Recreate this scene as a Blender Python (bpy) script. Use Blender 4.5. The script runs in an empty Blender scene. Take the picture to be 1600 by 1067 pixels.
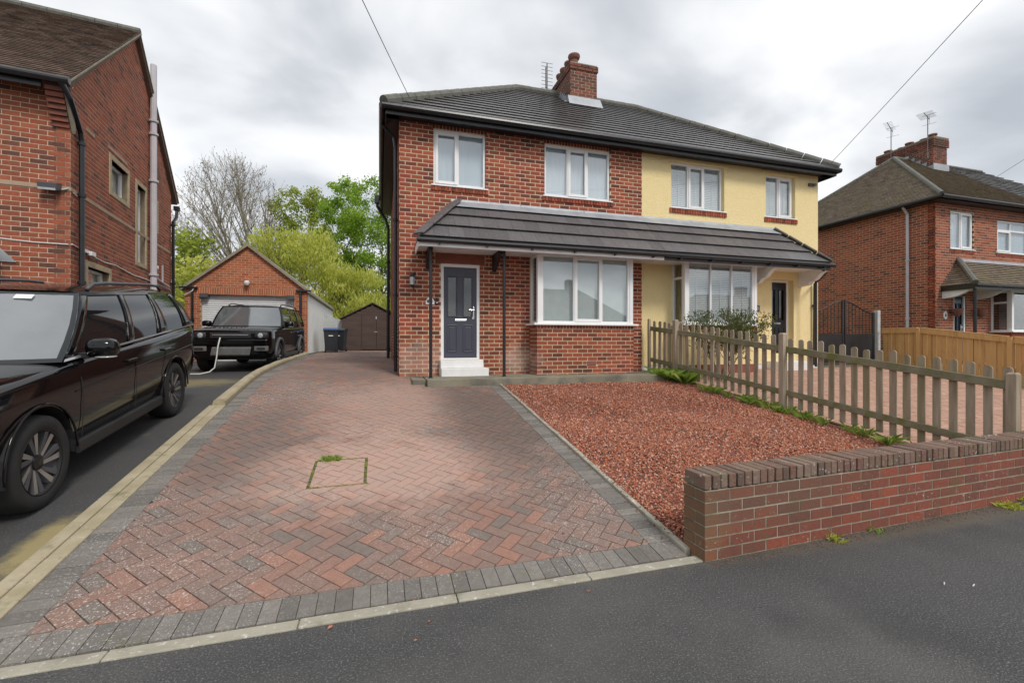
import bpy, math, random
import numpy as np
from mathutils import Vector, Matrix
sc = bpy.context.scene
COL = sc.collection
rad = math.radians
# ---------------------------------------------------------------- camera
YAW = 16.5; CZ = 1.62
cd = bpy.data.cameras.new('camera'); cam = bpy.data.objects.new('camera', cd); COL.objects.link(cam)
cam.location = (0, 0, CZ); cam.rotation_euler = (rad(90), 0, rad(-YAW))
cd.sensor_width = 36; cd.lens = 36*700/1600; cd.clip_start = .05; cd.clip_end = 2000
sc.camera = cam
# ---------------------------------------------------------------- sky
w = bpy.data.worlds.new('World'); sc.world = w; w.use_nodes = True
nt = w.node_tree; nt.nodes.clear()
def wn(t, **k):
    n = nt.nodes.new(t)
    for a, b in k.items(): setattr(n, a, b)
    return n
SUN_EL, SUN_AZ = 48, 160          # azimuth clockwise from +Y
out = wn('ShaderNodeOutputWorld'); sky = wn('ShaderNodeTexSky', sky_type='NISHITA', sun_disc=False)
sky.sun_elevation = rad(SUN_EL); sky.sun_rotation = rad(SUN_AZ)
b1 = wn('ShaderNodeBackground'); b1.inputs[1].default_value = .10
b2 = wn('ShaderNodeBackground'); b2.inputs[1].default_value = .80
mx = wn('ShaderNodeMixShader'); tc = wn('ShaderNodeTexCoord'); sp = wn('ShaderNodeSeparateXYZ')
nt.links.new(sky.outputs[0], b1.inputs[0]); nt.links.new(tc.outputs['Generated'], sp.inputs[0])
za = wn('ShaderNodeMath', operation='ABSOLUTE'); nt.links.new(sp.outputs[2], za.inputs[0])
zz = wn('ShaderNodeMath', operation='ADD'); nt.links.new(za.outputs[0], zz.inputs[0]); zz.inputs[1].default_value = .30
cb = wn('ShaderNodeCombineXYZ')
for i in (0, 1):
    d = wn('ShaderNodeMath', operation='DIVIDE'); nt.links.new(sp.outputs[i], d.inputs[0]); nt.links.new(zz.outputs[0], d.inputs[1]); nt.links.new(d.outputs[0], cb.inputs[i])
mp = wn('ShaderNodeMapping'); mp.inputs['Rotation'].default_value = (0, 0, rad(25)); mp.inputs['Scale'].default_value = (1.0, 1.15, 1); mp.inputs['Location'].default_value = (.35, .9, 0)
nt.links.new(cb.outputs[0], mp.inputs[0])
n1 = wn('ShaderNodeTexNoise'); n1.inputs['Scale'].default_value = 1.7; n1.inputs['Detail'].default_value = 6; n1.inputs['Roughness'].default_value = .46; n1.inputs['Distortion'].default_value = .25
nt.links.new(mp.outputs[0], n1.inputs['Vector'])
cr = wn('ShaderNodeValToRGB'); nt.links.new(n1.outputs[0], cr.inputs[0])
e = cr.color_ramp.elements
e[0].position = .32; e[0].color = (.46, .49, .53, 1); e[1].position = .70; e[1].color = (1.06, 1.06, 1.07, 1)
for p, c in ((.43, (.60, .625, .66, 1)), (.51, (.77, .785, .805, 1)), (.59, (.92, .925, .935, 1))):
    q = cr.color_ramp.elements.new(p); q.color = c
nt.links.new(cr.outputs[0], b2.inputs[0]); mx.inputs[0].default_value = .93
nt.links.new(b1.outputs[0], mx.inputs[1]); nt.links.new(b2.outputs[0], mx.inputs[2]); nt.links.new(mx.outputs[0], out.inputs[0])
# ---------------------------------------------------------------- sun behind cloud
sl = bpy.data.lights.new('sun', 'SUN'); sl.energy = 1.5; sl.angle = rad(14); sl.color = (1, .95, .87)
so = bpy.data.objects.new('sun', sl); COL.objects.link(so)
az = rad(SUN_AZ); el = rad(SUN_EL)
so.rotation_euler = Vector((-math.sin(az)*math.cos(el), -math.cos(az)*math.cos(el), -math.sin(el))).to_track_quat('-Z', 'Y').to_euler()
sc.view_settings.view_transform = 'Standard'; sc.view_settings.look = 'None'; sc.view_settings.exposure = .55; sc.view_settings.gamma = 1
sc.view_settings.use_curve_mapping = False
sc.cycles.use_denoising = True
sc.cycles.max_bounces = 6; sc.cycles.transparent_max_bounces = 12
# ---------------------------------------------------------------- materials
def pm(name, cols, scale=5, rough=.8, bump=0, bscale=60, metal=0, spec=.5, detail=5, tint=None, spots=(), coat=0, stretch=None, bdist=.01, contrast=.2, ior=1.5, blobs=()):
    """noise-coloured principled material in world space; tint = palette read from the 'tint' face attribute"""
    m = bpy.data.materials.new(name); m.use_nodes = True; t = m.node_tree; t.nodes.clear(); L = t.links.new
    def n(ty, **k):
        x = t.nodes.new(ty)
        for a, b in k.items(): setattr(x, a, b)
        return x
    o = n('ShaderNodeOutputMaterial'); b = n('ShaderNodeBsdfPrincipled'); L(b.outputs[0], o.inputs[0])
    g = n('ShaderNodeNewGeometry'); vec = g.outputs['Position']
    if stretch:
        mpn = n('ShaderNodeMapping'); mpn.inputs['Scale'].default_value = stretch; L(vec, mpn.inputs[0]); vec = mpn.outputs[0]
    def noise(s, d=detail, r=.55):
        x = n('ShaderNodeTexNoise'); x.inputs['Scale'].default_value = s; x.inputs['Detail'].default_value = d; x.inputs['Roughness'].default_value = r
        L(vec, x.inputs['Vector']); return x.outputs[0]
    def ramp(src, cs, lo, hi):
        r = n('ShaderNodeValToRGB'); L(src, r.inputs[0]); el = r.color_ramp.elements
        k = len(cs)
        if k == 1: cs = [cs[0], cs[0]]; k = 2
        el[0].position = lo; el[0].color = (*cs[0], 1); el[1].position = hi; el[1].color = (*cs[-1], 1)
        for i in range(1, k-1):
            q = el.new(lo+(hi-lo)*i/(k-1)); q.color = (*cs[i], 1)
        return r.outputs[0]
    def mix(f, a, c2, blend='MIX'):
        x = n('ShaderNodeMix', data_type='RGBA', blend_type=blend)
        if isinstance(f, (int, float)): x.inputs[0].default_value = f
        else: L(f, x.inputs[0])
        L(a, x.inputs[6])
        if isinstance(c2, tuple): x.inputs[7].default_value = (*c2, 1)
        else: L(c2, x.inputs[7])
        return x.outputs[2]
    if tint:
        at = n('ShaderNodeAttribute', attribute_name='tint'); c = ramp(at.outputs['Fac'], tint, .05, .95)
        c = mix(.55, c, ramp(noise(scale), cols, .5-contrast, .5+contrast), 'OVERLAY')
    else:
        c = ramp(noise(scale), cols, .5-contrast, .5+contrast)
    for s in spots:
        col, ss, lo, hi = s[:4]; amt = s[4] if len(s) > 4 else 1
        mr = n('ShaderNodeMapRange'); mr.inputs[1].default_value = lo; mr.inputs[2].default_value = hi; mr.inputs[4].default_value = amt
        L(noise(ss, 4, .6), mr.inputs[0]); f = mr.outputs[0]
        if len(s) > 5:                       # second, larger mask: the spots come in colonies
            m2 = n('ShaderNodeMapRange'); m2.inputs[1].default_value = s[6]; m2.inputs[2].default_value = s[7]; L(noise(s[5], 3), m2.inputs[0])
            mu = n('ShaderNodeMath', operation='MULTIPLY'); L(f, mu.inputs[0]); L(m2.outputs[0], mu.inputs[1]); f = mu.outputs[0]
        c = mix(f, c, col)
    for col, ce, ra, amt in blobs:           # a worn or stained patch with a ragged edge at one place
        sb = n('ShaderNodeVectorMath', operation='SUBTRACT'); L(g.outputs['Position'], sb.inputs[0]); sb.inputs[1].default_value = ce
        dv = n('ShaderNodeVectorMath', operation='DIVIDE'); L(sb.outputs[0], dv.inputs[0]); dv.inputs[1].default_value = ra
        ln = n('ShaderNodeVectorMath', operation='LENGTH'); L(dv.outputs[0], ln.inputs[0])
        ad = n('ShaderNodeMath', operation='MULTIPLY_ADD'); L(noise(3.0, 8, .75), ad.inputs[0]); ad.inputs[1].default_value = 1.9; L(ln.outputs['Value'], ad.inputs[2])
        mr = n('ShaderNodeMapRange'); mr.inputs[1].default_value = 2.05; mr.inputs[2].default_value = 1.45; mr.inputs[4].default_value = amt; L(ad.outputs[0], mr.inputs[0])
        c = mix(mr.outputs[0], c, col)
    L(c, b.inputs['Base Color'])
    b.inputs['Roughness'].default_value = rough; b.inputs['Metallic'].default_value = metal; b.inputs['Specular IOR Level'].default_value = spec; b.inputs['IOR'].default_value = ior
    b.inputs['Coat Weight'].default_value = coat; b.inputs['Coat Roughness'].default_value = .04
    if bump:
        bn = n('ShaderNodeBump'); bn.inputs['Strength'].default_value = bump; bn.inputs['Distance'].default_value = bdist
        L(noise(bscale, 4), bn.inputs['Height']); L(bn.outputs[0], b.inputs['Normal'])
    return m
def glassmat(name, refl=.1, tintc=(1, 1, 1), rough=.01):
    m = bpy.data.materials.new(name); m.use_nodes = True; t = m.node_tree; t.nodes.clear(); L = t.links.new
    o = t.nodes.new('ShaderNodeOutputMaterial'); x = t.nodes.new('ShaderNodeMixShader'); a = t.nodes.new('ShaderNodeBsdfTransparent'); g = t.nodes.new('ShaderNodeBsdfGlossy')
    f = t.nodes.new('ShaderNodeLayerWeight'); f.inputs[0].default_value = .5; pw = t.nodes.new('ShaderNodeMath'); pw.operation = 'POWER'; pw.inputs[1].default_value = 4; L(f.outputs['Facing'], pw.inputs[0])
    ad = t.nodes.new('ShaderNodeMath'); ad.operation = 'ADD'; ad.use_clamp = True; ad.inputs[1].default_value = refl
    L(pw.outputs[0], ad.inputs[0]); L(ad.outputs[0], x.inputs[0]); a.inputs[0].default_value = (*tintc, 1); g.inputs['Roughness'].default_value = rough
    L(a.outputs[0], x.inputs[1]); L(g.outputs[0], x.inputs[2]); L(x.outputs[0], o.inputs[0]); return m
def leafmat(name, pal, rough=.6):
    m = bpy.data.materials.new(name); m.use_nodes = True; t = m.node_tree; t.nodes.clear(); L = t.links.new
    o = t.nodes.new('ShaderNodeOutputMaterial'); x = t.nodes.new('ShaderNodeMixShader'); b = t.nodes.new('ShaderNodeBsdfPrincipled'); tr = t.nodes.new('ShaderNodeBsdfTranslucent')
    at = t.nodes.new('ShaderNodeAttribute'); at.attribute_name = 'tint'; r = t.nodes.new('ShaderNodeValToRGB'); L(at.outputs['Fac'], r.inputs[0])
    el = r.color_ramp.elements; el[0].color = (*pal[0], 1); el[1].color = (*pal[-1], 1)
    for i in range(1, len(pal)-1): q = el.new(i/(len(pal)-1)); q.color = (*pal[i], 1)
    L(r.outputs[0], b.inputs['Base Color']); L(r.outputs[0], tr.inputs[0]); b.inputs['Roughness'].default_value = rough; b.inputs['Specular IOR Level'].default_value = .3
    x.inputs[0].default_value = .55; L(b.outputs[0], x.inputs[1]); L(tr.outputs[0], x.inputs[2]); L(x.outputs[0], o.inputs[0]); return m
G = (.5, .5, .5)
M = dict(
 brick=pm('brick_red', [(.40,.40,.40), G, (.62,.6,.58)], 22, .88, .35, 90, tint=[(.115,.038,.027), (.24,.054,.03), (.32,.072,.036), (.27,.061,.031), (.36,.095,.046), (.30,.068,.034), (.175,.046,.029)],
          spots=[((.62,.46,.36), 5, .60, .74, .5, .9, .55, .72), ((.14,.065,.04), 1.3, .56, .72, .4)], blobs=[((.62,.48,.40), (.85,9.4,1.25), (.75,.8,.42), .3), ((.64,.55,.48), (2.95,9.35,1.2), (.45,.7,.4), .35)]),
 brickL=pm('brick_orange', [(.38,.38,.38), G, (.62,.6,.58)], 20, .9, .4, 80, tint=[(.125,.05,.036), (.245,.068,.037), (.295,.078,.04), (.33,.09,.044), (.27,.073,.038), (.31,.086,.043), (.36,.108,.053)],
          spots=[((.13,.07,.05), 1.6, .54, .72, .5)]),
 brickC=pm('brick_sooty', [(.38,.38,.38), G, (.62,.6,.58)], 20, .92, .4, 80, tint=[(.09,.045,.035), (.15,.055,.04), (.24,.075,.05), (.19,.065,.045)], spots=[((.06,.05,.04), 2.5, .48, .62, .7), ((.12,.125,.05), 4, .58, .7, .5)]),
 brickG=pm('brick_garage', [(.42,.42,.42), G, (.6,.6,.58)], 15, .9, .3, 70, tint=[(.30,.09,.04), (.38,.115,.05), (.44,.14,.06), (.40,.125,.055)]),
 brickW=pm('brick_wall', [(.36,.36,.36), G, (.64,.62,.6)], 30, .92, .6, 90, tint=[(.15,.06,.043), (.20,.064,.042), (.24,.068,.041), (.18,.062,.044), (.28,.074,.042)], blobs=[((.17,.155,.07), (2.26,2.88,.32), (.32,.3,.5), .45), ((.14,.085,.06), (3.0,2.75,.45), (1.0,.4,.28), .6)],
          spots=[((.10,.105,.04), 3, .56, .72, .6), ((.72,.69,.62), 42, .63, .69, .85, 2.2, .47, .6)]),
 coping=pm('brick_coping', [(.36,.36,.36), G, (.64,.62,.6)], 26, .95, .8, 70, tint=[(.13,.09,.07), (.19,.12,.09), (.17,.085,.065), (.22,.155,.12)],
          spots=[((.16,.16,.085), 6, .54, .68, .6), ((.74,.72,.66), 36, .62, .68, .85, 1.7, .46, .6)]),
 mortar=pm('mortar_cream', [(.54,.44,.31), (.70,.59,.43)], 9, .95, .5, 120),
 mortarL=pm('mortar_grey', [(.48,.37,.27), (.60,.48,.36)], 12, .95, .5, 120),
 mortarW=pm('mortar_wall', [(.22,.195,.14), (.42,.38,.30)], 7, .95, .7, 120),
 render=pm('yellow_render', [(.86,.70,.355), (.88,.73,.405)], 6, .92, 1, 55, bdist=.02),
 white=pm('white_upvc', [(.78,.79,.80), (.84,.84,.84)], 3, .35),
 paintw=pm('white_masonry', [(.70,.70,.70), (.80,.80,.80)], 5, .7, .2, 60),
 whitewall=pm('white_wall', [(.72,.72,.69), (.80,.80,.78)], 2, .85, .3, 40),
 black=pm('black_plastic', [(.012,.012,.015), (.02,.02,.024)], 6, .32),
 tile=pm('roof_tile_dark', [(.36,.36,.36), G, (.64,.63,.62)], 9, .30, .1, 60, spec=1, tint=[(.075,.069,.067), (.09,.083,.08), (.106,.098,.095)], spots=[((.24,.23,.22), 30, .64, .74, .5, 1.2, .5, .7)]),
 slate=pm('canopy_tile', [(.38,.38,.38), G, (.62,.62,.62)], 7, .42, .2, 50, tint=[(.105,.097,.10), (.12,.112,.115), (.135,.125,.13)], spots=[((.30,.29,.29), 9, .62, .78, .45)], stretch=(4, 1, 1)),
 clay=pm('clay_tile_brown', [(.34,.34,.34), G, (.66,.63,.6)], 12, .92, .6, 60, tint=[(.10,.068,.054), (.135,.092,.07), (.17,.115,.088), (.14,.105,.078)], spots=[((.44,.41,.35), 16, .66, .74, .7, 1.1, .5, .68)]),
 moss=pm('clay_tile_mossy', [(.34,.34,.34), G, (.66,.63,.6)], 12, .95, .6, 60, tint=[(.13,.10,.075), (.175,.135,.10), (.21,.165,.125), (.17,.145,.095)], spots=[((.17,.16,.065), 2.6, .5, .68, .6), ((.42,.40,.34), 20, .63, .72, .7)]),
 ridge=pm('ridge_tile', [(.115,.115,.10), (.17,.165,.15)], 8, .9, .4, 60, spots=[((.22,.22,.11), 9, .58, .7, .5)]),
 lead=pm('lead', [(.30,.32,.35), (.42,.44,.47)], 4, .5, .25, 30, metal=.25),
 stone=pm('sandstone', [(.36,.29,.18), (.47,.39,.26)], 8, .9, .3, 60),
 stoneS=pm('stain_band', [(.34,.24,.17), (.42,.31,.22)], 6, .9, .3, 60),
 lintel=pm('red_lintel', [(.20,.065,.045), (.27,.09,.06)], 6, .85, .2, 60),
 door=pm('door_slate_blue', [(.050,.054,.078), (.058,.062,.088)], 4, .38),
 doork=pm('door_black', [(.012,.013,.018), (.02,.02,.026)], 4, .3),
 doorn=pm('door_navy', [(.012,.02,.05), (.02,.03,.065)], 4, .3),
 chrome=pm('chrome', [(.75,.75,.76)], 4, .2, metal=1),
 glass=glassmat('window_glass', .16, (.94,.97,.98)), glassd=glassmat('dark_glass', .12, (.35,.37,.38)),
 curtain=pm('net_curtain', [(.58,.63,.68), (.70,.74,.78)], 14, .9, stretch=(3, 3, .15)),
 blind=pm('blind_pale', [(.66,.70,.68), (.74,.77,.75)], 6, .8), slat=pm('blind_white', [(.74,.74,.73)], 4, .6),
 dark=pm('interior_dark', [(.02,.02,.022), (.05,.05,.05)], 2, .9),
 drapeb=pm('curtain_blue', [(.35,.42,.62), (.5,.56,.72)], 20, .9, stretch=(4, 4, .1)),
 asphalt=pm('asphalt', [(.056,.055,.056), (.084,.082,.082)], .9, .85, 1, 110, spots=[((.25,.25,.245), 95, .54, .66, .75), ((.018,.018,.018), 70, .57, .68, .8), ((.40,.40,.38), 45, .69, .73, .8), ((.15,.142,.13), .45, .5, .7, .45), ((.045,.044,.044), .8, .56, .7, .5)], blobs=[((.16,.13,.09), (4.6,2.78,0), (3.2,.17,1), .5), ((.12,.116,.108), (-.6,1.9,0), (2.6,.5,1), .35)], bdist=.012, detail=4),
 tarmac=pm('tarmac_drive', [(.045,.045,.048), (.075,.073,.072)], .8, .8, .9, 100, spots=[((.16,.16,.155), 70, .58, .68, .6), ((.015,.015,.016), 60, .6, .7, .6), ((.24,.20,.10), .9, .60, .72, .5)], blobs=[((.42,.34,.15), (-2.3,4.0,.2), (.17,.42,1), .7), ((.30,.25,.11), (-4.2,11.2,.7), (1.5,.9,1), .6)], bdist=.01),
 kerb=pm('concrete_kerb', [(.32,.27,.17), (.44,.38,.27)], 4, .92, .6, 60, spots=[((.15,.15,.07), 6, .58, .7, .6), ((.62,.60,.54), 28, .66, .72, .7), ((.16,.14,.11), 18, .62, .7, .6)]),
 kerbg=pm('kerb_edging', [(.29,.27,.215), (.40,.37,.30)], 4, .92, .6, 60, spots=[((.66,.65,.60), 25, .60, .68, .7), ((.16,.155,.10), 5, .56, .7, .55)]),
 slab=pm('concrete_slab', [(.17,.155,.115), (.28,.255,.19)], 2.2, .9, .4, 60, spots=[((.10,.10,.085), 1.6, .5, .64, .75)]),
 joint=pm('paving_joint', [(.10,.088,.062), (.17,.145,.10)], 9, .95, .4, 80, spots=[((.13,.14,.03), 4, .56, .68, .7)]),
 paver=pm('paver_red', [(.40,.40,.40), G, (.60,.59,.58)], 26, .9, .6, 110, tint=[(.185,.15,.13), (.23,.152,.127), (.26,.158,.127), (.23,.155,.127), (.31,.168,.125), (.265,.152,.119), (.215,.162,.14)],
          blobs=[((.56,.375,.305), (.05,4.95,.3), (1.45,1.1,1), .6), ((.44,.29,.235), (.1,7.3,.6), (1.2,2.0,1), .6), ((.115,.088,.075), (1.6,6.4,.5), (.9,2.6,1), .7), ((.15,.125,.11), (-1.5,6.3,.5), (.55,1.7,1), .5)],
          spots=[((.15,.115,.10), .62, .50, .64, .45), ((.66,.64,.59), 75, .56, .64, .75, .8, .45, .64), ((.70,.68,.64), 26, .64, .70, .7, .8, .48, .64)]),
 paverg=pm('paver_grey', [(.38,.38,.38), G, (.62,.62,.61)], 26, .92, .6, 110, tint=[(.14,.128,.115), (.175,.16,.145), (.215,.195,.175)], spots=[((.62,.61,.57), 75, .57, .65, .75, .9, .45, .66), ((.13,.135,.06), 5, .62, .74, .5)]),
 pavery=pm('paver_pink', [(.42,.42,.42), G, (.6,.6,.6)], 20, .9, .3, 80, tint=[(.36,.21,.155), (.43,.26,.19), (.40,.23,.165), (.46,.29,.215)]),
 gravel=pm('gravel_red', [(.40,.40,.40), G, (.6,.6,.6)], 60, .9, 0, tint=[(.09,.07,.068), (.34,.108,.06), (.41,.14,.074), (.47,.18,.10), (.36,.115,.062), (.43,.15,.083), (.58,.39,.30)]),
 grit=pm('loose_grit', [(.40,.40,.40), G, (.6,.6,.6)], 60, .9, 0, tint=[(.06,.058,.055), (.14,.125,.105), (.22,.19,.15), (.30,.14,.09), (.10,.095,.09)]),
 gbed=pm('gravel_bed', [(.09,.035,.027), (.19,.06,.04)], 40, .95, 1, 90),
 soil=pm('ground_soil', [(.05,.06,.025), (.09,.09,.045)], .5, .95, .5, 20),
 oldwood=pm('weathered_wood', [(.24,.19,.13), (.36,.295,.215), (.44,.37,.29)], 14, .9, .5, 60, stretch=(1, 1, .12), spots=[((.17,.165,.05), 3, .55, .72, .6)]),
 railwood=pm('mossy_rail', [(.17,.16,.085), (.27,.24,.165)], 7, .92, .5, 60, spots=[((.15,.165,.03), 5, .48, .64, .8)]),
 newwood=pm('new_timber', [(.42,.245,.09), (.54,.335,.135), (.50,.30,.115)], 9, .75, .3, 60, stretch=(1, 1, .15), spots=[((.25,.12,.035), 7, .68, .76, .7)]),
 shed=pm('shed_brown', [(.062,.038,.032), (.088,.056,.047)], 6, .8, .3, 40, stretch=(.2, 1, 1)),
 felt=pm('shed_felt', [(.05,.04,.035), (.09,.07,.06)], 5, .95, .4, 60),
 steel=pm('galvanised', [(.42,.42,.45), (.52,.52,.55)], 3, .45, metal=.4), flue=pm('flue_grey', [(.46,.44,.47), (.56,.54,.57)], 2, .5),
 iron=pm('black_iron', [(.012,.012,.014), (.022,.022,.025)], 6, .45), gatepost=pm('concrete_post', [(.38,.40,.40), (.5,.52,.51)], 6, .9),
 terra=pm('terracotta', [(.17,.075,.055), (.25,.11,.08)], 8, .85, .2, 40, spots=[((.11,.07,.055), 7, .5, .7, .6)]),
 roller=pm('roller_white', [(.66,.67,.69), (.72,.73,.75)], 2, .45), conc=pm('verge_concrete', [(.22,.20,.15), (.32,.29,.22)], 6, .9),
 paint=pm('car_paint_black', [(.004,.004,.005)], 3, .07, spec=.45), trim=pm('car_trim_dark', [(.018,.018,.02)], 3, .55), cglass=pm('car_glass', [(.010,.012,.014)], 2, .03, spec=.6, ior=1.5),
 wscreen=pm('windscreen', [(.085,.10,.108), (.125,.14,.15)], 2, .08, spec=1, ior=1.9, coat=.6), tyre=pm('tyre_rubber', [(.014,.014,.015), (.022,.022,.022)], 9, .85), alloy=pm('alloy_dark', [(.035,.035,.038)], 4, .3, metal=.6), spoke=pm('alloy_silver', [(.42,.42,.44), (.5,.5,.52)], 4, .28, metal=.85),
 lamp=pm('headlamp', [(.30,.33,.34), (.42,.45,.46)], 20, .08, spec=.8, coat=1), skid=pm('skid_plate', [(.10,.098,.095), (.15,.147,.143)], 8, .55), flare=pm('arch_grey', [(.075,.075,.085)], 5, .5),
 bin=pm('bin_dark', [(.018,.022,.03), (.028,.032,.04)], 5, .5), binb=pm('bin_lid_blue', [(.02,.06,.22), (.03,.08,.27)], 5, .45), cable=pm('cable_white', [(.6,.6,.57)], 5, .5), wire=pm('wire_dark', [(.20,.20,.205)], 5, .6),
 bark=pm('bark', [(.10,.085,.06), (.17,.15,.115)], 5, .9, .4, 30), barkl=pm('bark_pale', [(.24,.21,.16), (.36,.32,.26)], 3, .9), barkg=pm('bark_green', [(.15,.14,.08), (.22,.20,.12)], 5, .9, .4, 30),
 leafY=leafmat('leaf_yellow', [(.32,.35,.06), (.46,.50,.08), (.58,.60,.12), (.66,.65,.20)]),
 leafO=leafmat('leaf_olive', [(.22,.27,.04), (.33,.40,.06), (.43,.50,.09)]),
 leafG=leafmat('leaf_green', [(.15,.24,.02), (.24,.38,.035), (.33,.50,.06), (.41,.57,.10)]),
 leafD=leafmat('leaf_dark', [(.04,.07,.02), (.08,.12,.035), (.15,.17,.05), (.22,.22,.08)]),
 grass=leafmat('grass_blade', [(.17,.27,.04), (.30,.44,.07), (.45,.56,.16)]),
 budm=leafmat('bud_brown', [(.10,.08,.05), (.17,.15,.08), (.24,.24,.10)]),
 mossm=pm('moss_cushion', [(.11,.13,.02), (.21,.24,.04)], 30, .95, .8, 120),
)
# ---------------------------------------------------------------- helpers
RN = random.Random(11)
W = {}
_f = Vector((math.sin(rad(YAW)), math.cos(rad(YAW)), 0)); _r = Vector((math.cos(rad(YAW)), -math.sin(rad(YAW)), 0))
def seen(p):
    """pixel position in the picture, only used to rank which pieces show largest"""
    q = Vector(p) - Vector((0, 0, CZ)); d = q.dot(_f)
    if d < .2: return None
    return (512+448*q.dot(_r)/d, 341-448*q.z/d)
def tag(o, label=None, cat=None, group=None, kind=None):
    for k, v in (('label', label), ('category', cat), ('group', group), ('kind', kind)):
        if v: o[k] = v
    return o
def adopt(o, parent):
    W[o.name] = o.matrix_basis.copy()
    if parent is not None:
        o.parent = parent; o.matrix_parent_inverse = W[parent.name].inverted()
def thing(name, loc, label, cat, group=None):
    o = bpy.data.objects.new(name, None); COL.objects.link(o); o.location = loc; o.empty_display_size = .2
    W[o.name] = Matrix.Translation(Vector(loc)); return tag(o, label, cat, group)
def frame(o, u, v, w_):
    m = Matrix((Vector(u).normalized(), Vector(v).normalized(), Vector(w_).normalized())).transposed().to_4x4(); m.translation = Vector(o); return m
class MB:
    def __init__(s, F=None): s.v = []; s.f = []; s.t = []; s.m = []; s.F = F
    def add(s, vs, fs, tint=.5, mi=0):
        k = len(s.v)
        s.v += [tuple(s.F @ Vector(p)) for p in vs] if s.F else [tuple(p) for p in vs]
        for f in fs: s.f.append(tuple(k+i for i in f)); s.t.append(tint); s.m.append(mi)
        return s
    def box(s, x0, x1, y0, y1, z0, z1, tint=.5, mi=0):
        return s.add([(x0,y0,z0),(x1,y0,z0),(x1,y1,z0),(x0,y1,z0),(x0,y0,z1),(x1,y0,z1),(x1,y1,z1),(x0,y1,z1)],
                     [(0,3,2,1),(4,5,6,7),(0,1,5,4),(1,2,6,5),(2,3,7,6),(3,0,4,7)], tint, mi)
    def prism(s, pts, vec, tint=.5, mi=0):
        n = len(pts); a = [Vector(p) for p in pts]; b = [p+Vector(vec) for p in a]
        return s.add(a+b, [tuple(range(n-1, -1, -1)), tuple(range(n, 2*n))]+[(i, (i+1) % n, n+(i+1) % n, n+i) for i in range(n)], tint, mi)
    def bar(s, a, b, wd, th, up=(0,0,1), tint=.5, mi=0):
        a, b = Vector(a), Vector(b); d = (b-a).normalized(); u = d.cross(Vector(up)); u = (u if u.length > 1e-4 else Vector((1,0,0))).normalized()*wd/2; v = u.cross(d).normalized()*th/2
        return s.add([a-u-v, a+u-v, a+u+v, a-u+v, b-u-v, b+u-v, b+u+v, b-u+v], [(0,3,2,1),(4,5,6,7),(0,1,5,4),(1,2,6,5),(2,3,7,6),(3,0,4,7)], tint, mi)
    def tube(s, pts, r, n=8, tint=.5, mi=0):
        P = [Vector(p) for p in pts]; rs = r if isinstance(r, (list, tuple)) else [r]*len(P); vs = []; fs = []
        ref = None
        for i, p in enumerate(P):
            d = (P[min(i+1, len(P)-1)]-P[max(i-1, 0)]).normalized()
            if ref is None: ref = d.orthogonal().normalized()
            ref = (ref-d*ref.dot(d)); ref = ref.normalized() if ref.length > 1e-5 else d.orthogonal().normalized()
            q = d.cross(ref)
            for k in range(n):
                a = 2*math.pi*k/n; vs.append(p+(ref*math.cos(a)+q*math.sin(a))*rs[i])
        for i in range(len(P)-1):
            for k in range(n): fs.append((i*n+k, i*n+(k+1) % n, (i+1)*n+(k+1) % n, (i+1)*n+k))
        fs.append(tuple(range(n-1, -1, -1))); fs.append(tuple(range((len(P)-1)*n, len(P)*n)))
        return s.add(vs, fs, tint, mi)
    def lathe(s, prof, c, axis=(0,0,1), n=16, tint=.5, mi=0, caps=True):
        ax = Vector(axis).normalized(); a = ax.orthogonal().normalized(); b = ax.cross(a); c = Vector(c); vs = []; fs = []
        for r, z in prof:
            for k in range(n):
                t = 2*math.pi*k/n; vs.append(c+ax*z+(a*math.cos(t)+b*math.sin(t))*r)
        for i in range(len(prof)-1):
            for k in range(n): fs.append((i*n+k, i*n+(k+1) % n, (i+1)*n+(k+1) % n, (i+1)*n+k))
        if caps: fs.append(tuple(range(n-1, -1, -1))); fs.append(tuple(range((len(prof)-1)*n, len(prof)*n)))
        return s.add(vs, fs, tint, mi)
    def grid(s, rows, tint=.5, mi=0, flip=False):
        n = len(rows[0]); fs = []
        for i in range(len(rows)-1):
            for k in range(n-1):
                q = (i*n+k, i*n+k+1, (i+1)*n+k+1, (i+1)*n+k); fs.append(q[::-1] if flip else q)
        return s.add([p for r in rows for p in r], fs, tint, mi)
    def build(s, name, mats, parent=None, smooth=False, bevel=0, label=None, cat=None, group=None, kind=None, subsurf=0):
        v = np.array(s.v, dtype=float); lo = v.min(0); hi = v.max(0); c = np.array(((lo[0]+hi[0])/2, (lo[1]+hi[1])/2, lo[2]))
        me = bpy.data.meshes.new(name); me.from_pydata((v-c).tolist(), [], s.f)
        for m in (mats if isinstance(mats, (list, tuple)) else [mats]): me.materials.append(M[m] if isinstance(m, str) else m)
        at = me.attributes.new('tint', 'FLOAT', 'FACE'); at.data.foreach_set('value', s.t)
        me.polygons.foreach_set('material_index', s.m)
        if smooth: me.polygons.foreach_set('use_smooth', [True]*len(s.f))
        me.update()
        o = bpy.data.objects.new(name, me); COL.objects.link(o); o.location = c; W[o.name] = Matrix.Translation(Vector(c))
        if parent is not None: o.parent = parent; o.matrix_parent_inverse = W[parent.name].inverted()
        if bevel: b = o.modifiers.new('bevel', 'BEVEL'); b.width = bevel; b.segments = 2; b.limit_method = 'ANGLE'; b.harden_normals = False
        if subsurf: q = o.modifiers.new('sub', 'SUBSURF'); q.levels = q.render_levels = subsurf
        return tag(o, label, cat, group, kind)
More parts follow.
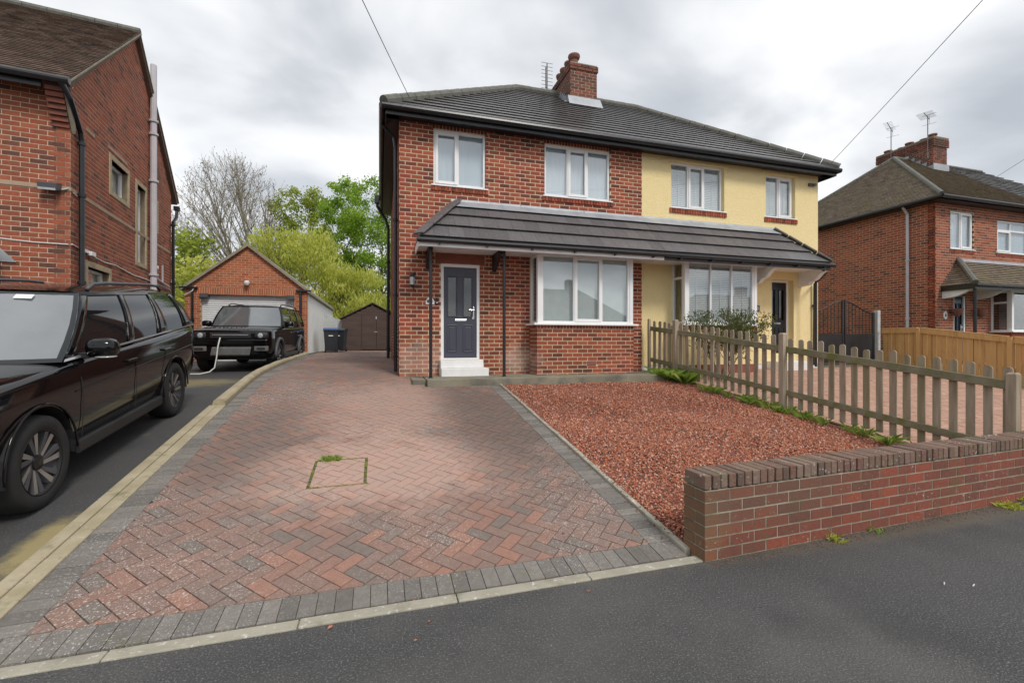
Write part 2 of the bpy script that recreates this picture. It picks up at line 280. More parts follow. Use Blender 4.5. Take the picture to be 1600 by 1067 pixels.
def clip(poly, a, b, c):
    """keep the side a*x+b*y+c >= 0"""
    out_ = []; n = len(poly)
    for i in range(n):
        p, q = poly[i], poly[(i+1) % n]; dp = a*p[0]+b*p[1]+c; dq = a*q[0]+b*q[1]+c
        if dp >= 0: out_.append(p)
        if (dp > 0 > dq) or (dp < 0 < dq): t = dp/(dp-dq); out_.append((p[0]+(q[0]-p[0])*t, p[1]+(q[1]-p[1])*t))
    return out_
def area(p): return abs(sum(p[i][0]*p[(i+1) % len(p)][1]-p[(i+1) % len(p)][0]*p[i][1] for i in range(len(p))))/2 if len(p) > 2 else 0
def edges(poly):
    s_ = sum(poly[i][0]*poly[(i+1) % len(poly)][1]-poly[(i+1) % len(poly)][0]*poly[i][1] for i in range(len(poly)))
    if s_ < 0: poly = poly[::-1]
    return [(-(q[1]-p[1]), q[0]-p[0], (q[1]-p[1])*p[0]-(q[0]-p[0])*p[1]) for p, q in zip(poly, poly[1:]+poly[:1])]
def inside(poly, conv):
    for h in edges(conv):
        poly = clip(poly, *h)
        if len(poly) < 3: return []
    return poly
def minus(polys, conv):
    hs = edges(conv); out_ = []
    bx0 = min(p[0] for p in conv); bx1 = max(p[0] for p in conv); by0 = min(p[1] for p in conv); by1 = max(p[1] for p in conv)
    for p in polys:
        if max(q[0] for q in p) <= bx0 or min(q[0] for q in p) >= bx1 or max(q[1] for q in p) <= by0 or min(q[1] for q in p) >= by1: out_.append(p); continue
        rem = p
        for a, b, c in hs:
            o_ = clip(rem, -a, -b, -c)
            if len(o_) > 2: out_.append(o_)
            rem = clip(rem, a, b, c)
            if len(rem) < 3: break
    return out_
_cache = {}
def pieces(name, parent, items, th, mat, nmax=300, rest=None):
    """items: (top verts, normal, tint). The nmax that show largest are objects of their own, the rest one part"""
    rk = []
    for i, (vs, n, t) in enumerate(items):
        c = sum((Vector(p) for p in vs), Vector())/len(vs); ar = 0
        ps = [seen(p) for p in vs]
        if all(ps) and Vector(n).dot(Vector((0, 0, CZ))-c) > 0 and any(-5 < p[0] < 1029 and -5 < p[1] < 687 for p in ps): ar = area(ps)
        rk.append((ar, i))
    rk.sort(reverse=True)
    solo = [i for a, i in rk[:nmax] if a > 0]; ss = set(solo)
    def geo(vs, n, o):
        n = Vector(n).normalized()*th; k = len(vs); a = [Vector(p)-o for p in vs]; b = [p-n for p in a]
        return a+b, [tuple(range(k))]+[(i, k+i, k+(i+1) % k, (i+1) % k) for i in range(k)]+([tuple(range(2*k-1, k-1, -1))] if th < .03 else [])
    for i in solo:
        vs, n, t = items[i]; o = sum((Vector(p) for p in vs), Vector())/len(vs); t = round(t*9)/9
        key = (mat, round(t, 2), round(th, 3), tuple(round(x, 3) for p in vs for x in (Vector(p)-o)), tuple(round(x, 3) for x in n))
        me = _cache.get(key)
        if me is None:
            v, f = geo(vs, n, o); me = bpy.data.meshes.new(name); me.from_pydata([tuple(p) for p in v], [], f); me.materials.append(M[mat])
            at = me.attributes.new('tint', 'FLOAT', 'FACE'); at.data.foreach_set('value', [t]*len(f)); _cache[key] = me
        ob = bpy.data.objects.new(name, me); COL.objects.link(ob); ob.location = o; adopt(ob, parent)
    left = [i for _, i in rk if i not in ss]
    if left:
        b = MB()
        for i in left:
            vs, n, t = items[i]; v, f = geo(vs, n, Vector()); b.add(v, f, t)
        b.build(rest or name+'work', mat, parent, kind='stuff')
def bricks(F, poly, holes=(), course=.0875, length=.237, joint=.0155, v0=0, proud=.003, shift=0, jit=.0012):
    us = [p[0] for p in poly]; vs = [p[1] for p in poly]; u0, u1, vt = min(us), max(us), max(vs); it = []; k = 0
    n = F.to_3x3() @ Vector((0, 0, 1)); hs = [[(a, c), (b, c), (b, d), (a, d)] for a, b, c, d in holes]
    v = v0
    while v < vt:
        u = u0-length+((k % 2)*length/2+shift) % length
        while u < u1:
            if v+course > min(vs):
                r = [(u+joint/2, v+joint/2), (u+length-joint/2, v+joint/2), (u+length-joint/2, v+course-joint/2), (u+joint/2, v+course-joint/2)]
                for p in ([r] if not hs else _many(r, hs)):
                    p = inside(p, poly)
                    if len(p) > 2 and area(p) > .0018:
                        e_ = proud+RN.uniform(-jit, jit); it.append(([tuple(F @ Vector((a, b, e_))) for a, b in p], tuple(n), RN.random()))
            u += length
        v += course; k += 1
    return it
def _many(r, hs):
    ps = [r]
    for h in hs: ps = minus(ps, h)
    return ps
def soldiers(F, u0, u1, v0, v1, wd=.075, proud=.003, joint=.014):
    n = F.to_3x3() @ Vector((0, 0, 1)); k = max(1, round((u1-u0)/wd)); d = (u1-u0)/k; it = []
    for i in range(k):
        a, b = u0+i*d+joint/2, u0+(i+1)*d-joint/2; e_ = proud+RN.uniform(-.002, .002)
        it.append(([tuple(F @ Vector(p)) for p in ((a, v0, e_), (b, v0, e_), (b, v1, e_), (a, v1, e_))], tuple(n), RN.random()))
    return it
def slabwall(name, F, u0, u1, v0, v1, holes, mat, parent, thick=.22):
    """wall slab with real openings; front face at w=0"""
    us = sorted({u0, u1, *[h[0] for h in holes], *[h[1] for h in holes]}); vs = sorted({v0, v1, *[h[2] for h in holes], *[h[3] for h in holes]})
    us = [u for u in us if u0 <= u <= u1]; vs = [v for v in vs if v0 <= v <= v1]; b = MB(F)
    for a, c in zip(us, us[1:]):
        for d, e_ in zip(vs, vs[1:]):
            if any(h[0] <= (a+c)/2 <= h[1] and h[2] <= (d+e_)/2 <= h[3] for h in holes): continue
            b.box(a, c, d, e_, -thick, 0)
    return b.build(name, mat, parent)
def window(parent, F, u0, u1, v0, v1, cols, set_=-.04, fr=.055, back='curtain', sill=True, glass='glass', name='window', mat='white', transom=None, label=None):
    """cols = [(share, opens)]; frame, panes, sill and what hangs behind the glass"""
    b = MB(F); d0, d1 = set_-.07, set_
    b.box(u0, u0+fr, v0, v1, d0, d1); b.box(u1-fr, u1, v0, v1, d0, d1); b.box(u0+fr, u1-fr, v0, v0+fr, d0, d1); b.box(u0+fr, u1-fr, v1-fr, v1, d0, d1)
    tot = sum(c[0] for c in cols); x = u0+fr; wid = u1-u0-2*fr; panes = []
    for i, (sh, op) in enumerate(cols):
        x1 = x+wid*sh/tot; a = x+(fr*.4 if i else 0); c = x1-(fr*.4 if i < len(cols)-1 else 0)
        if i: b.box(x-fr*.4, x+fr*.4, v0+fr, v1-fr, d0+.004, d1-.003)
        lo, hi = v0+fr, v1-fr
        if transom:
            t = v0+(v1-v0)*transom; b.box(a, c, t-.03, t+.03, d0+.004, d1-.004); panes.append((a, c, t+.03, hi)); hi = t-.03
        if op:
            s_ = .05; b.box(a-.012, a+s_, lo-.012, hi+.012, d1-.03, d1+.014); b.box(c-s_, c+.012, lo-.012, hi+.012, d1-.03, d1+.014)
            b.box(a+s_, c-s_, lo-.012, lo+s_, d1-.03, d1+.014); b.box(a+s_, c-s_, hi-s_, hi+.012, d1-.03, d1+.014); panes.append((a+s_, c-s_, lo+s_, hi-s_))
        else: panes.append((a, c, lo, hi))
        x = x1
    o = b.build(name, mat, parent, bevel=.006, label=label)
    for a, c, lo, hi in panes: MB(F).box(a, c, lo, hi, d1-.038, d1-.03).build('pane', glass, o)
    if sill: MB(F).box(u0-.05, u1+.05, v0-.028, v0, d0, .045).build('sill', mat, o, bevel=.005)
    if back: MB(F).box(u0+fr*.5, u1-fr*.5, v0+fr*.5, v1-fr*.5, d0-.035, d0-.02).build('net_curtain' if back != 'dark' else 'backing', back, o)
    return o
def tiles(F, poly, gauge, wd, lift, gap=.004, vmin=0, jit=.12):
    """courses of lapped tiles on a slope; every tile leans on the one below"""
    us = [p[0] for p in poly]; vt = max(p[1] for p in poly); n = F.to_3x3() @ Vector((0, 0, 1)); it = []; k = 0; v = vmin
    while v < vt-.01:
        u = min(us)-wd+(k % 2)*wd/2
        while u < max(us):
            p = inside([(u+gap/2, v), (u+wd-gap/2, v), (u+wd-gap/2, v+gauge), (u+gap/2, v+gauge)], poly)
            if len(p) > 2 and area(p) > .0008:
                j = RN.uniform(-jit, jit)*lift
                it.append(([tuple(F @ Vector((a, b, .006+(lift+j)*(1-(b-v)/gauge)))) for a, b in p], tuple(n), RN.random()))
            u += wd
        v += gauge; k += 1
    return it
def pipe(name, parent, pts, r, mat, clips=(), **k):
    b = MB().tube(pts, r, 10)
    for (x, y, z) in clips: b.lathe([(r*1.05, -.03), (r*1.45, -.028), (r*1.45, .028), (r*1.05, .03)], (x, y, z), n=10)
    return b.build(name, mat, parent, smooth=False, **k)
def lerp(a, b, t): return a+(b-a)*t
def prof(pts):
    xs = [p[0] for p in pts]; zs = [p[1] for p in pts]
    return lambda y: float(np.interp(y, xs, zs))
def text(name, s, size, F, mat, parent, ext=.003):
    c = bpy.data.curves.new(name, 'FONT'); c.body = s; c.size = size; c.extrude = ext; c.align_x = 'CENTER'; c.align_y = 'CENTER'
    t = bpy.data.objects.new(name, c); COL.objects.link(t); dg = bpy.context.evaluated_depsgraph_get(); me = bpy.data.meshes.new_from_object(t.evaluated_get(dg)); bpy.data.objects.remove(t)
    me.materials.clear(); me.materials.append(M[mat]); o = bpy.data.objects.new(name, me); COL.objects.link(o); o.matrix_world = F; adopt(o, parent); return o
# ---------------------------------------------------------------- ground
zo = prof([(-90,0),(2.8,0),(7.2,.615),(8.4,.775),(9.3,.885),(10.2,.955),(12.4,1.03),(18.5,1.13),(24,1.19),(60,1.5),(240,2)])
zn = prof([(-90,0),(2.8,.0),(3.3,.075),(4.56,.257),(7.0,.52),(8.0,.60),(9.2,.665),(13,.79),(18.5,.92),(30,1.0),(240,1.6)])
kx = lambda y: -2.03-(y-3)*.034
rows = []
for y in [-90, -20, 2.79, 2.8, 3.3, 4.5, 6, 7.2, 8.4, 9.3, 10.2, 12.4, 15, 18.5, 24, 40, 60, 120, 240]:
    z = min(zo(y), zn(y))-.10; rows.append([(x, y, z) for x in (-200, -40, -12, -6, -2.2, 2.3, 6, 14, 24, 50, 220)])
MB().grid(rows).build('ground', 'soil', kind='structure')
MB().grid([[(x, y, 0) for x in np.linspace(-60, 60, 13)] for y in (-16, -8, 0, 2.76)]).build('pavement', 'asphalt', kind='structure')
MB().grid([[(x, y, 0) for x in np.linspace(-60, kx(2.8)-.2, 6)] for y in (2.76, 2.80)]).build('pavement_edge', 'asphalt', kind='structure')
MB().grid([[(x, lerp(2.76, 2.75+(x-2.29)*.04+.1, t), 0) for x in (2.305, 4, 6, 9, 20, 60)] for t in (0, 1)]).build('pavement_edge', 'asphalt', kind='structure')
b = MB(); b.grid([[(x, y, zn(y)) for x in list(np.linspace(-9.5, -3, 5))+[kx(y)-(.05 if y > 7.6 else .21)]] for y in [2.80, 3.05, 3.3, 3.9, 4.56, 5.3, 6.2, 7.0, 7.59, 7.61, 8, 8.6, 9.2, 10, 11.5, 13, 15, 17, 18.55]])
b.build('neighbour_driveway', 'tarmac', kind='structure')
# driveway bed and its pavers
ys = [2.86, 3.1, 4, 5.5, 7.2, 8.4, 9.3, 9.5, 10.2, 12.4, 15, 18.5, 22.8]
bed = MB().grid([[(kx(y)-.02, y, zo(y)-.012), (0, y, zo(y)-.012), (2.24 if y < 8.41 else (.9 if y < 9.45 else .42), y, zo(y)-.012)] for y in ys]).build('driveway', 'joint', kind='structure')
def paving(polys, rot, wd, ln, items, inset=.0038, holes=(), jit=.0018, tf=None, zf=zo):
    """45 degree herringbone clipped to the given convex outlines"""
    xs = [p[0] for q in polys for p in q]; yy = [p[1] for q in polys for p in q]; ca, sa = math.cos(rot), math.sin(rot)
    cx, cy = (min(xs)+max(xs))/2, (min(yy)+max(yy))/2; R_ = math.hypot(max(xs)-min(xs), max(yy)-min(yy))/2/wd+4
    N = int(R_)+2
    for i in range(-2*N, 2*N):
        for j in range(-N, N):
            ox, oy = i+2*j, -i+2*j
            if abs(ox) > R_+2 or abs(oy) > R_+2: continue
            for (x0, y0, x1, y1) in ((0, 0, 2, 1), (2, 0, 3, 2)):
                x0_, x1_, y0_, y1_ = (ox+x0)*wd+inset, (ox+x1)*wd-inset, (oy+y0)*wd+inset, (oy+y1)*wd-inset
                r = [(cx+x*ca-y*sa, cy+x*sa+y*ca) for x, y in ((x0_, y0_), (x1_, y0_), (x1_, y1_), (x0_, y1_))]
                t = RN.random(); e_ = RN.uniform(-jit, jit)
                for pl in polys:
                    p = inside(r, pl)
                    if len(p) < 3 or area(p) < .0006: continue
                    for q in _many(p, holes):
                        if area(q) > .0005: items.append(([(x, y, zf(y)+e_) for x, y in q], (0, 0, 1), t))
mh = [(-.66, 4.55), (-.12, 4.55), (-.12, 5.22), (-.66, 5.22)]
A = [(kx(3.06)+.205, 3.065), (2.028, 3.065), (2.028, 8.4), (kx(8.4)+.205, 8.4)]
B1 = [(kx(8.4)+.205, 8.4), (.82, 8.4), (.82, 9.46), (kx(9.46)+.205, 9.46)]
B2 = [(kx(9.46)+.205, 9.46), (.385, 9.46), (.385, 22.8), (kx(22.8)+.205, 22.8)]
it = []
paving([A, B1, B2], rad(45), .104, .208, it, holes=[mh])
paving([[(-.63, 4.58), (-.15, 4.58), (-.15, 5.19), (-.63, 5.19)]], rad(52), .1, .2, it)
pieces('paver', bed, it, .03, 'paver', 300, 'paver_field')
it = []
def border(p0, p1, wd, length, side, items):
    """soldier course from p0 to p1, pavers laid across"""
    d = Vector((p1[0]-p0[0], p1[1]-p0[1])); L_ = d.length; d /= L_; n = Vector((-d.y, d.x))*side; k = round(L_/wd)
    for i in range(k):
        a, c = L_*i/k+.0025, L_*(i+1)/k-.0025; q = [Vector(p0)+d*a, Vector(p0)+d*c, Vector(p0)+d*c+n*length, Vector(p0)+d*a+n*length]
        if side < 0: q = q[::-1]
        e_ = RN.uniform(-.002, .002); items.append(([(p.x, p.y, zo(p.y)+e_) for p in q], (0, 0, 1), RN.random()))
border((kx(2.865)+.002, 2.865), (2.228, 2.865), .104, .195, 1, it)
border((kx(3.065)+.203, 3.065), (kx(18.3)+.203, 18.3), .104, .2, 1, it)
border((2.228, 3.065), (2.228, 8.4), .104, .195, 1, it)
pieces('border_paver', bed, it, .03, 'paverg', 300, 'border_paver_field')
# moss in the joint round the sunken cover
b = MB()
for k in range(520):
    s_ = k % 4; t = RN.random()
    if math.sin(t*17+s_*2.1)+math.sin(t*41+s_) < -.1 and s_ != 2: continue
    x, y = [(lerp(-.66, -.12, t), 4.565), (-.135, lerp(4.55, 5.22, t)), (lerp(-.66, -.12, t), 5.205), (-.645, lerp(4.55, 5.22, t))][s_]
    if s_ == 2 and RN.random() < .3: x = RN.uniform(-.58, -.4)
    x += RN.gauss(0, .006); y += RN.gauss(0, .006); r = RN.uniform(.004, .011)*(1.7 if s_ == 2 and -.6 < x < -.38 else 1); z = zo(y)-.008
    b.lathe([(r, 0), (r*.85, r*.8), (r*.2, r*1.3)], (x, y, z), n=5, tint=RN.random())
b.build('joint_moss', 'mossm', bed, kind='stuff')
# edgings
ke = MB().box(kx(2.8)-.3, 2.29, 2.75, 2.87, -.1, -.012).build('kerb', 'kerbg', kind='structure')
def kerbrun(p0, p1, wd, ln, top, mat, name, parent, zf=zo, h=.12, gap=.006, bev=.008):
    d = Vector((p1[0]-p0[0], p1[1]-p0[1])); L_ = d.length; d /= L_; n = Vector((-d.y, d.x))*wd; k = max(1, round(L_/ln))
    for i in range(k):
        a = Vector(p0)+d*(L_*i/k+gap/2); c = Vector(p0)+d*(L_*(i+1)/k-gap/2); e_ = RN.uniform(-.004, .004); b = MB()
        q = [a, c, c+n, a+n]
        b.add([(p.x, p.y, zf(p.y)-h) for p in q]+[(p.x, p.y, zf(p.y)+top+e_) for p in q], [(0,3,2,1),(4,5,6,7),(0,1,5,4),(1,2,6,5),(2,3,7,6),(3,0,4,7)])
        b.build(name, mat, parent, bevel=bev)
kerbrun((kx(2.8)-.25, 2.765), (2.30, 2.765), .09, .92, .006, 'kerbg', 'kerbstone', ke, zf=lambda y: 0)
kerbrun((kx(2.87), 2.87), (kx(7.6), 7.6), .11, .92, .012, 'kerb', 'kerbstone', ke)
kerbrun((kx(2.87)-.115, 2.87), (kx(7.6)-.115, 7.6), .10, .92, .018, 'kerb', 'kerbstone', ke)
kerbrun((2.285, 2.9), (2.285, 8.42), .05, .92, .028, 'kerbg', 'edging_stone', ke)
for i in range(12):                                              # raised kerb above the neighbour's drive
    y0, y1 = 7.6+i*.9, 7.6+(i+1)*.9-.008; b = MB(); s_ = []
    rowsk = []
    for y in (y0, (y0+y1)/2, y1):
        x = kx(y)-.01; zt = zo(y)+.10+RN.uniform(-.006, .006); zb = min(zo(y), zn(y))-.08
        rowsk.append([(x, y, zb), (x, y, zt-.04), (x-.02, y, zt-.012), (x-.06, y, zt), (x-.12, y, zt-.004), (x-.155, y, zt-.03), (x-.17, y, zt-.08), (x-.17, y, zb)])
    b.grid(rowsk); n = len(rowsk[0]); b.add(rowsk[0], [tuple(range(n))]); b.add(rowsk[-1], [tuple(range(n-1, -1, -1))])
    b.build('raised_kerbstone', 'kerb', ke, smooth=False)
# concrete path in front of the house
sb = MB().box(.86, 6.12, 8.45, 9.55, .70, .905).build('doorstep_slab', 'slab', kind='structure', bevel=.012)
MB().box(.60, .845, 8.62, 9.46, .72, .893).build('slab_strip', 'slab', sb, bevel=.008)
# gravel garden
wy = lambda x: 2.75+(x-2.29)*.04          # street face of the garden wall
xf = lambda y: 6.2+(9.3-y)*.133           # picket fence line
gl = [[(x, y, zo(y)-.028) for x in (2.29, 3.4, 4.6, 5.6, xf(y)+.1)] for y in np.linspace(2.9, 8.46, 9)]
gb = MB().grid(gl).build('gravel_bed', 'gbed', kind='structure')
rg = np.random.default_rng(5); n = 95000
Y_ = rg.uniform(2.95, 8.44, n); Y_ = np.where(rg.random(n) < .35, 2.95+(Y_-2.95)*.6, Y_); X_ = 2.30+(6.2+(9.3-Y_)*.133-.05-2.30)*rg.random(n)
keep = Y_ > 2.75+(X_-2.29)*.04+.2; X_, Y_ = X_[keep], Y_[keep]; n = len(X_)
Z_ = np.interp(Y_, [2.8, 7.2, 8.4, 9.3], [0, .615, .775, .885])-.022+.010*np.sin(X_*3.1+Y_*2.3)+rg.uniform(-.006, .010, n)
rr = rg.uniform(.006, .0165, n)*rg.choice([.8, 1, 1.25], n); oc = np.array([(1,0,0),(0,1,0),(-1,0,0),(0,-1,0),(0,0,.75),(0,0,-.75)])
V = oc[None]*rr[:, None, None]*rg.uniform(.65, 1.25, (n, 6, 1)); a = rg.uniform(0, 6.28, n); ca, sa = np.cos(a)[:, None], np.sin(a)[:, None]
V = np.stack([V[..., 0]*ca-V[..., 1]*sa, V[..., 0]*sa+V[..., 1]*ca, V[..., 2]+V[..., 0]*rg.uniform(-.4, .4, (n, 1))], -1)+np.stack([X_, Y_, Z_], -1)[:, None]
fc = np.array([(0,1,4),(1,2,4),(2,3,4),(3,0,4),(1,0,5),(2,1,5),(3,2,5),(0,3,5)])
def bulk(name, V, fc, tints, mat, parent=None, label=None, cat=None, kind='stuff'):
    """many small like pieces as one mesh"""
    n, k, _ = V.shape; F_ = (fc[None]+np.arange(n)[:, None, None]*k).reshape(-1, fc.shape[1]); c = V.reshape(-1, 3).mean(0); c[2] = V[..., 2].min()
    me = bpy.data.meshes.new(name); me.vertices.add(n*k); me.vertices.foreach_set('co', (V.reshape(-1, 3)-c).ravel())
    m = fc.shape[1]; me.loops.add(F_.size); me.loops.foreach_set('vertex_index', F_.ravel().astype(np.int32)); me.polygons.add(len(F_)); me.polygons.foreach_set('loop_start', np.arange(0, F_.size, m, dtype=np.int32))
    me.materials.append(M[mat]); at = me.attributes.new('tint', 'FLOAT', 'FACE'); at.data.foreach_set('value', np.repeat(tints, len(fc)).astype(np.float32)); me.update(calc_edges=True)
    o = bpy.data.objects.new(name, me); COL.objects.link(o); o.location = c; adopt(o, parent); return tag(o, label, cat, kind=kind)
bulk('gravel', V, fc, rg.random(n), 'gravel', label='loose red and brown gravel filling the front garden bed', cat='gravel')
# neighbour's block paving beyond the picket fence
yp = MB().grid([[(xf(y)+.12, y, zo(y)-.012), (10, y, zo(y)-.012), (14.45, y, zo(y)-.012)] for y in (3.05, 5, 7.2, 8.4, 9.3, 9.9, 12)]).build('block_paving', 'joint', kind='structure')
it = []
reg = [(xf(3.1)+.15, 3.1), (14.4, 3.1), (14.4, 9.45), (xf(9.45)+.15, 9.45)]
for r_ in range(62):
    for c_ in range(44):
        x = 6.2+c_*.206+(r_ % 2)*.103; y = 3.1+r_*.104
        p = inside([(x+.003, y+.003), (x+.203, y+.003), (x+.203, y+.101), (x+.003, y+.101)], reg)
        if area(p) > .002: e_ = RN.uniform(-.002, .002); it.append(([(a_, b_, zo(b_)+e_) for a_, b_ in p], (0, 0, 1), RN.random()))
pieces('paver', yp, it, .03, 'pavery', 300, 'paver_field')
# ---------------------------------------------------------------- brick garden wall by the pavement
gw = thing('garden_wall', (2.4, 2.86, 0), 'low red brick garden wall with brick coping beside the pavement', 'garden wall')
ang = math.atan(.04); du = Vector((math.cos(ang), math.sin(ang), 0)); dn = Vector((du.y, -du.x, 0)); WL = 6.6; TH = .225; H0 = 6*.0865
Ff = frame((2.29, 2.75, 0), du, (0,0,1), dn); Fe = frame(Vector((2.29, 2.75, 0))-dn*TH, -Vector((-dn.x, -dn.y, 0)), (0,0,1), -du)
Fb = frame(Vector((2.29, 2.75, 0))-dn*TH+du*WL, -du, (0,0,1), -dn)
MB(Ff).box(.006, WL, -.15, H0, -TH+.003, -.003).build('core', 'mortarW', gw)
it = bricks(Ff, [(0, -.02), (WL, -.02), (WL, H0), (0, H0)], course=.0865, length=.236, joint=.013, v0=0, proud=0, shift=.118)
Fe = frame(Vector((2.29, 2.75, 0))-dn*TH, dn, (0,0,1), -du)
it += bricks(Fe, [(0, -.02), (TH, -.02), (TH, H0), (0, H0)], course=.0865, length=.236, joint=.013, v0=0, proud=0, shift=.0)
it += [x for x in bricks(Fb, [(0, .0), (WL, .0), (WL, H0), (0, H0)], course=.0865, length=.236, joint=.013, v0=0, proud=0)]
pieces('brick', gw, it, .10, 'brickW', 300)
k = 0; u = 0
while u < WL-.07:
    wdt = RN.uniform(.068, .078); e_ = RN.uniform(-.004, .005); f_ = RN.uniform(-.004, .005)
    MB(Ff).box(u+.004, u+wdt-.004, H0+.008, H0+.112+e_, -TH-f_, f_, tint=RN.random()).build('coping_brick', 'coping', gw, bevel=.006); u += wdt+.003
# ---------------------------------------------------------------- picket fence
pf = thing('picket_fence', (6.6, 6.0, .45), 'weathered grey picket fence with mossy rails between gravel and block paving', 'fence')
fz = lambda y: zo(y)+.01
def fp(y, off=0): return Vector((xf(y)+off, y, 0))
def post(y, h, s_=.09, off=-.055):
    x = xf(y)+off; b = MB(); z = fz(y)-.2; t = fz(y)+h
    b.add([(x-s_/2, y-s_/2, z), (x+s_/2, y-s_/2, z), (x+s_/2, y+s_/2, z), (x-s_/2, y+s_/2, z), (x-s_/2, y-s_/2, t), (x+s_/2, y-s_/2, t), (x+s_/2, y+s_/2, t), (x-s_/2, y+s_/2, t),
           (x-s_/3, y-s_/3, t+.018), (x+s_/3, y-s_/3, t+.018), (x+s_/3, y+s_/3, t+.018), (x-s_/3, y+s_/3, t+.018)],
          [(0,1,5,4),(1,2,6,5),(2,3,7,6),(3,0,4,7),(4,5,9,8),(5,6,10,9),(6,7,11,10),(7,4,8,11),(8,9,10,11)]); b.build('post', 'oldwood', pf, bevel=.006)
PY = [9.28, 8.44, 6.0, 3.28]
for y, h in zip(PY, (1.25, 1.29, 1.29, 1.17)): post(y, h, .06 if y > 9 else .095)
for y0, y1 in zip(PY, PY[1:]):
    for hh, t in ((.30, .095), (1.035, .105)):
        a, c = fp(y0-.02, -.03), fp(y1+.02, -.03); a.z = fz(y0)+hh; c.z = fz(y1)+hh; MB().bar(a, c, .032, t).build('rail', 'railwood', pf, bevel=.006)
    k = max(2, round((y0-y1)/.162))
    for i in range(k):
        y = lerp(y0, y1, (i+.5)/k)+RN.uniform(-.006, .006); x = xf(y)+.0; z0 = fz(y)+.06; z1 = fz(y)+1.235+RN.uniform(-.022, .018); hw = .041; ln = RN.uniform(-.028, .028)
        pr = [(-hw, z0), (hw, z0), (hw, z1-.03), (hw*.75, z1-.01), (hw*.3, z1), (-hw*.3, z1), (-hw*.75, z1-.01), (-hw, z1-.03)]
        MB().prism([(x+.012-.133*dy+ln*(z-z0), y+dy+ln*(z-z0)*.6, z) for dy, z in pr], (.02, .003, 0)).build('picket', 'oldwood', pf)
MB().prism([(xf(3.15)+.012, 3.15+dy, z) for dy, z in ((-.036, .1), (.036, .1), (.036, 1.28), (-.036, 1.28))], (.02, 0, 0)).build('picket', 'oldwood', pf)
# ---------------------------------------------------------------- new timber boundary fence and iron gates
bf = thing('board_fence', (14.5, 7, .6), 'new orange timber board fence beside the black gates', 'fence')
tz = lambda y: 2.0 if y > 8.8 else 2.0-.142*(8.8-y)
y = 9.72; k = 0
while y > 2.9:
    e_ = RN.uniform(-.004, .004); z0 = zo(y)+.03
    e_ += .009*(k % 2); MB().box(14.5+e_, 14.518+e_, y-.098, y, z0, tz(y-.05)-.03).build('board', 'newwood', bf); y -= .112; k += 1
for y0, y1 in ((9.74, 8.83), (8.73, 6.93), (6.83, 5.03), (4.93, 2.95)):
    for hh, t, dx in ((-.075, .13, -.02), (-.78, .09, .045)):
        MB().bar((14.49+dx, y0, tz(y0)+hh), (14.49+dx, y1, tz(y1)+hh), .03, t).build('rail', 'newwood', bf, bevel=.004)
    MB().bar((14.5, y0, tz(y0)+.005), (14.5, y1, tz(y1)+.005), .09, .025).build('cap', 'newwood', bf, bevel=.004)
for y in (8.78, 6.88, 4.98): MB().box(14.41, 14.50, y-.045, y+.045, zo(y), tz(y)+.0).build('post', 'newwood', bf, bevel=.005)
gt = thing('driveway_gates', (13.1, 9.95, .95), 'black iron double gates with arched top beside the yellow house', 'gate')
gp = MB().box(14.44, 14.56, 9.84, 9.96, .8, 2.56).build('gate_post', 'gatepost', bevel=.01, label='grey concrete gate post at the end of the timber fence', cat='post')
for s_, x0, x1 in ((-1, 11.92, 13.16), (1, 13.2, 14.4)):
    top = lambda x: 2.46+.34*(.5-.5*math.cos(math.pi*((x-x0)/(x1-x0) if s_ < 0 else (x1-x)/(x1-x0))))
    MB().box(x0, x0+.06, 9.9, 9.95, .98, top(x0)+.04).build('stile', 'iron', gt); MB().box(x1-.06, x1, 9.9, 9.95, .98, top(x1)+.04).build('stile', 'iron', gt)
    MB().box(x0+.06, x1-.06, 9.91, 9.94, 1.0, 1.80).build('panel', 'iron', gt); MB().box(x0+.06, x1-.06, 9.9, 9.95, 1.802, 1.85).build('rail', 'iron', gt)
    MB().tube([(lerp(x0, x1, i/12), 9.925, top(lerp(x0, x1, i/12))) for i in range(13)], .02, 6).build('arched_rail', 'iron', gt)
    for i in range(1, 8): x = lerp(x0+.05, x1-.05, i/8); MB().tube([(x, 9.925, 1.85), (x, 9.925, top(x))], .011, 6).build('bar', 'iron', gt)
# ---------------------------------------------------------------- the pair of semi-detached houses
X0, XP, X1, YF, YB, ZB, ZT = .395, 6.09, 11.66, 9.5, 16.5, .78, 6.19
hA = thing('semi_detached_house', (3.2, 9.5, .9), 'red brick half of the semi-detached pair with slate-blue front door', 'house')
hB = thing('semi_detached_house', (8.9, 9.5, .9), 'yellow rendered half of the semi-detached pair with black front door', 'house')
FF = frame((0, YF, 0), (1,0,0), (0,0,1), (0,-1,0))          # facade: u = X, v = Z
W1 = (1.09, 2.22, 4.92, 6.10); W2 = (3.58, 5.24, 4.92, 6.10); W3 = (6.92, 8.51, 4.94, 6.09); W4 = (9.85, 10.85, 4.94, 6.08); DR = (1.245, 2.09, 1.235, 3.27); BY = (3.27, 5.50, 1.95, 3.55)
wa = slabwall('wall', FF, X0, XP-.002, ZB, ZT, [W1, W2, DR, BY], 'mortar', hA)
sills = [(1.03, 2.28, 4.80, 4.892), (3.52, 5.30, 4.80, 4.892)]
heads = [(1.06, 2.25, 6.10, ZT), (3.55, 5.27, 6.10, ZT)]
it = bricks(FF, [(X0, .9), (XP-.004, .9), (XP-.004, ZT), (X0, ZT)], [W1, W2, DR, (3.226, 5.554, .8, 3.6), (1.12, 2.21, 3.27, 3.50)]+sills+heads, v0=.795)
for s_ in sills: it += soldiers(FF, *s_, proud=.03)
for s_ in heads: it += soldiers(FF, *s_, proud=.006)
pieces('brick', wa, it, .045, 'brick', 300)
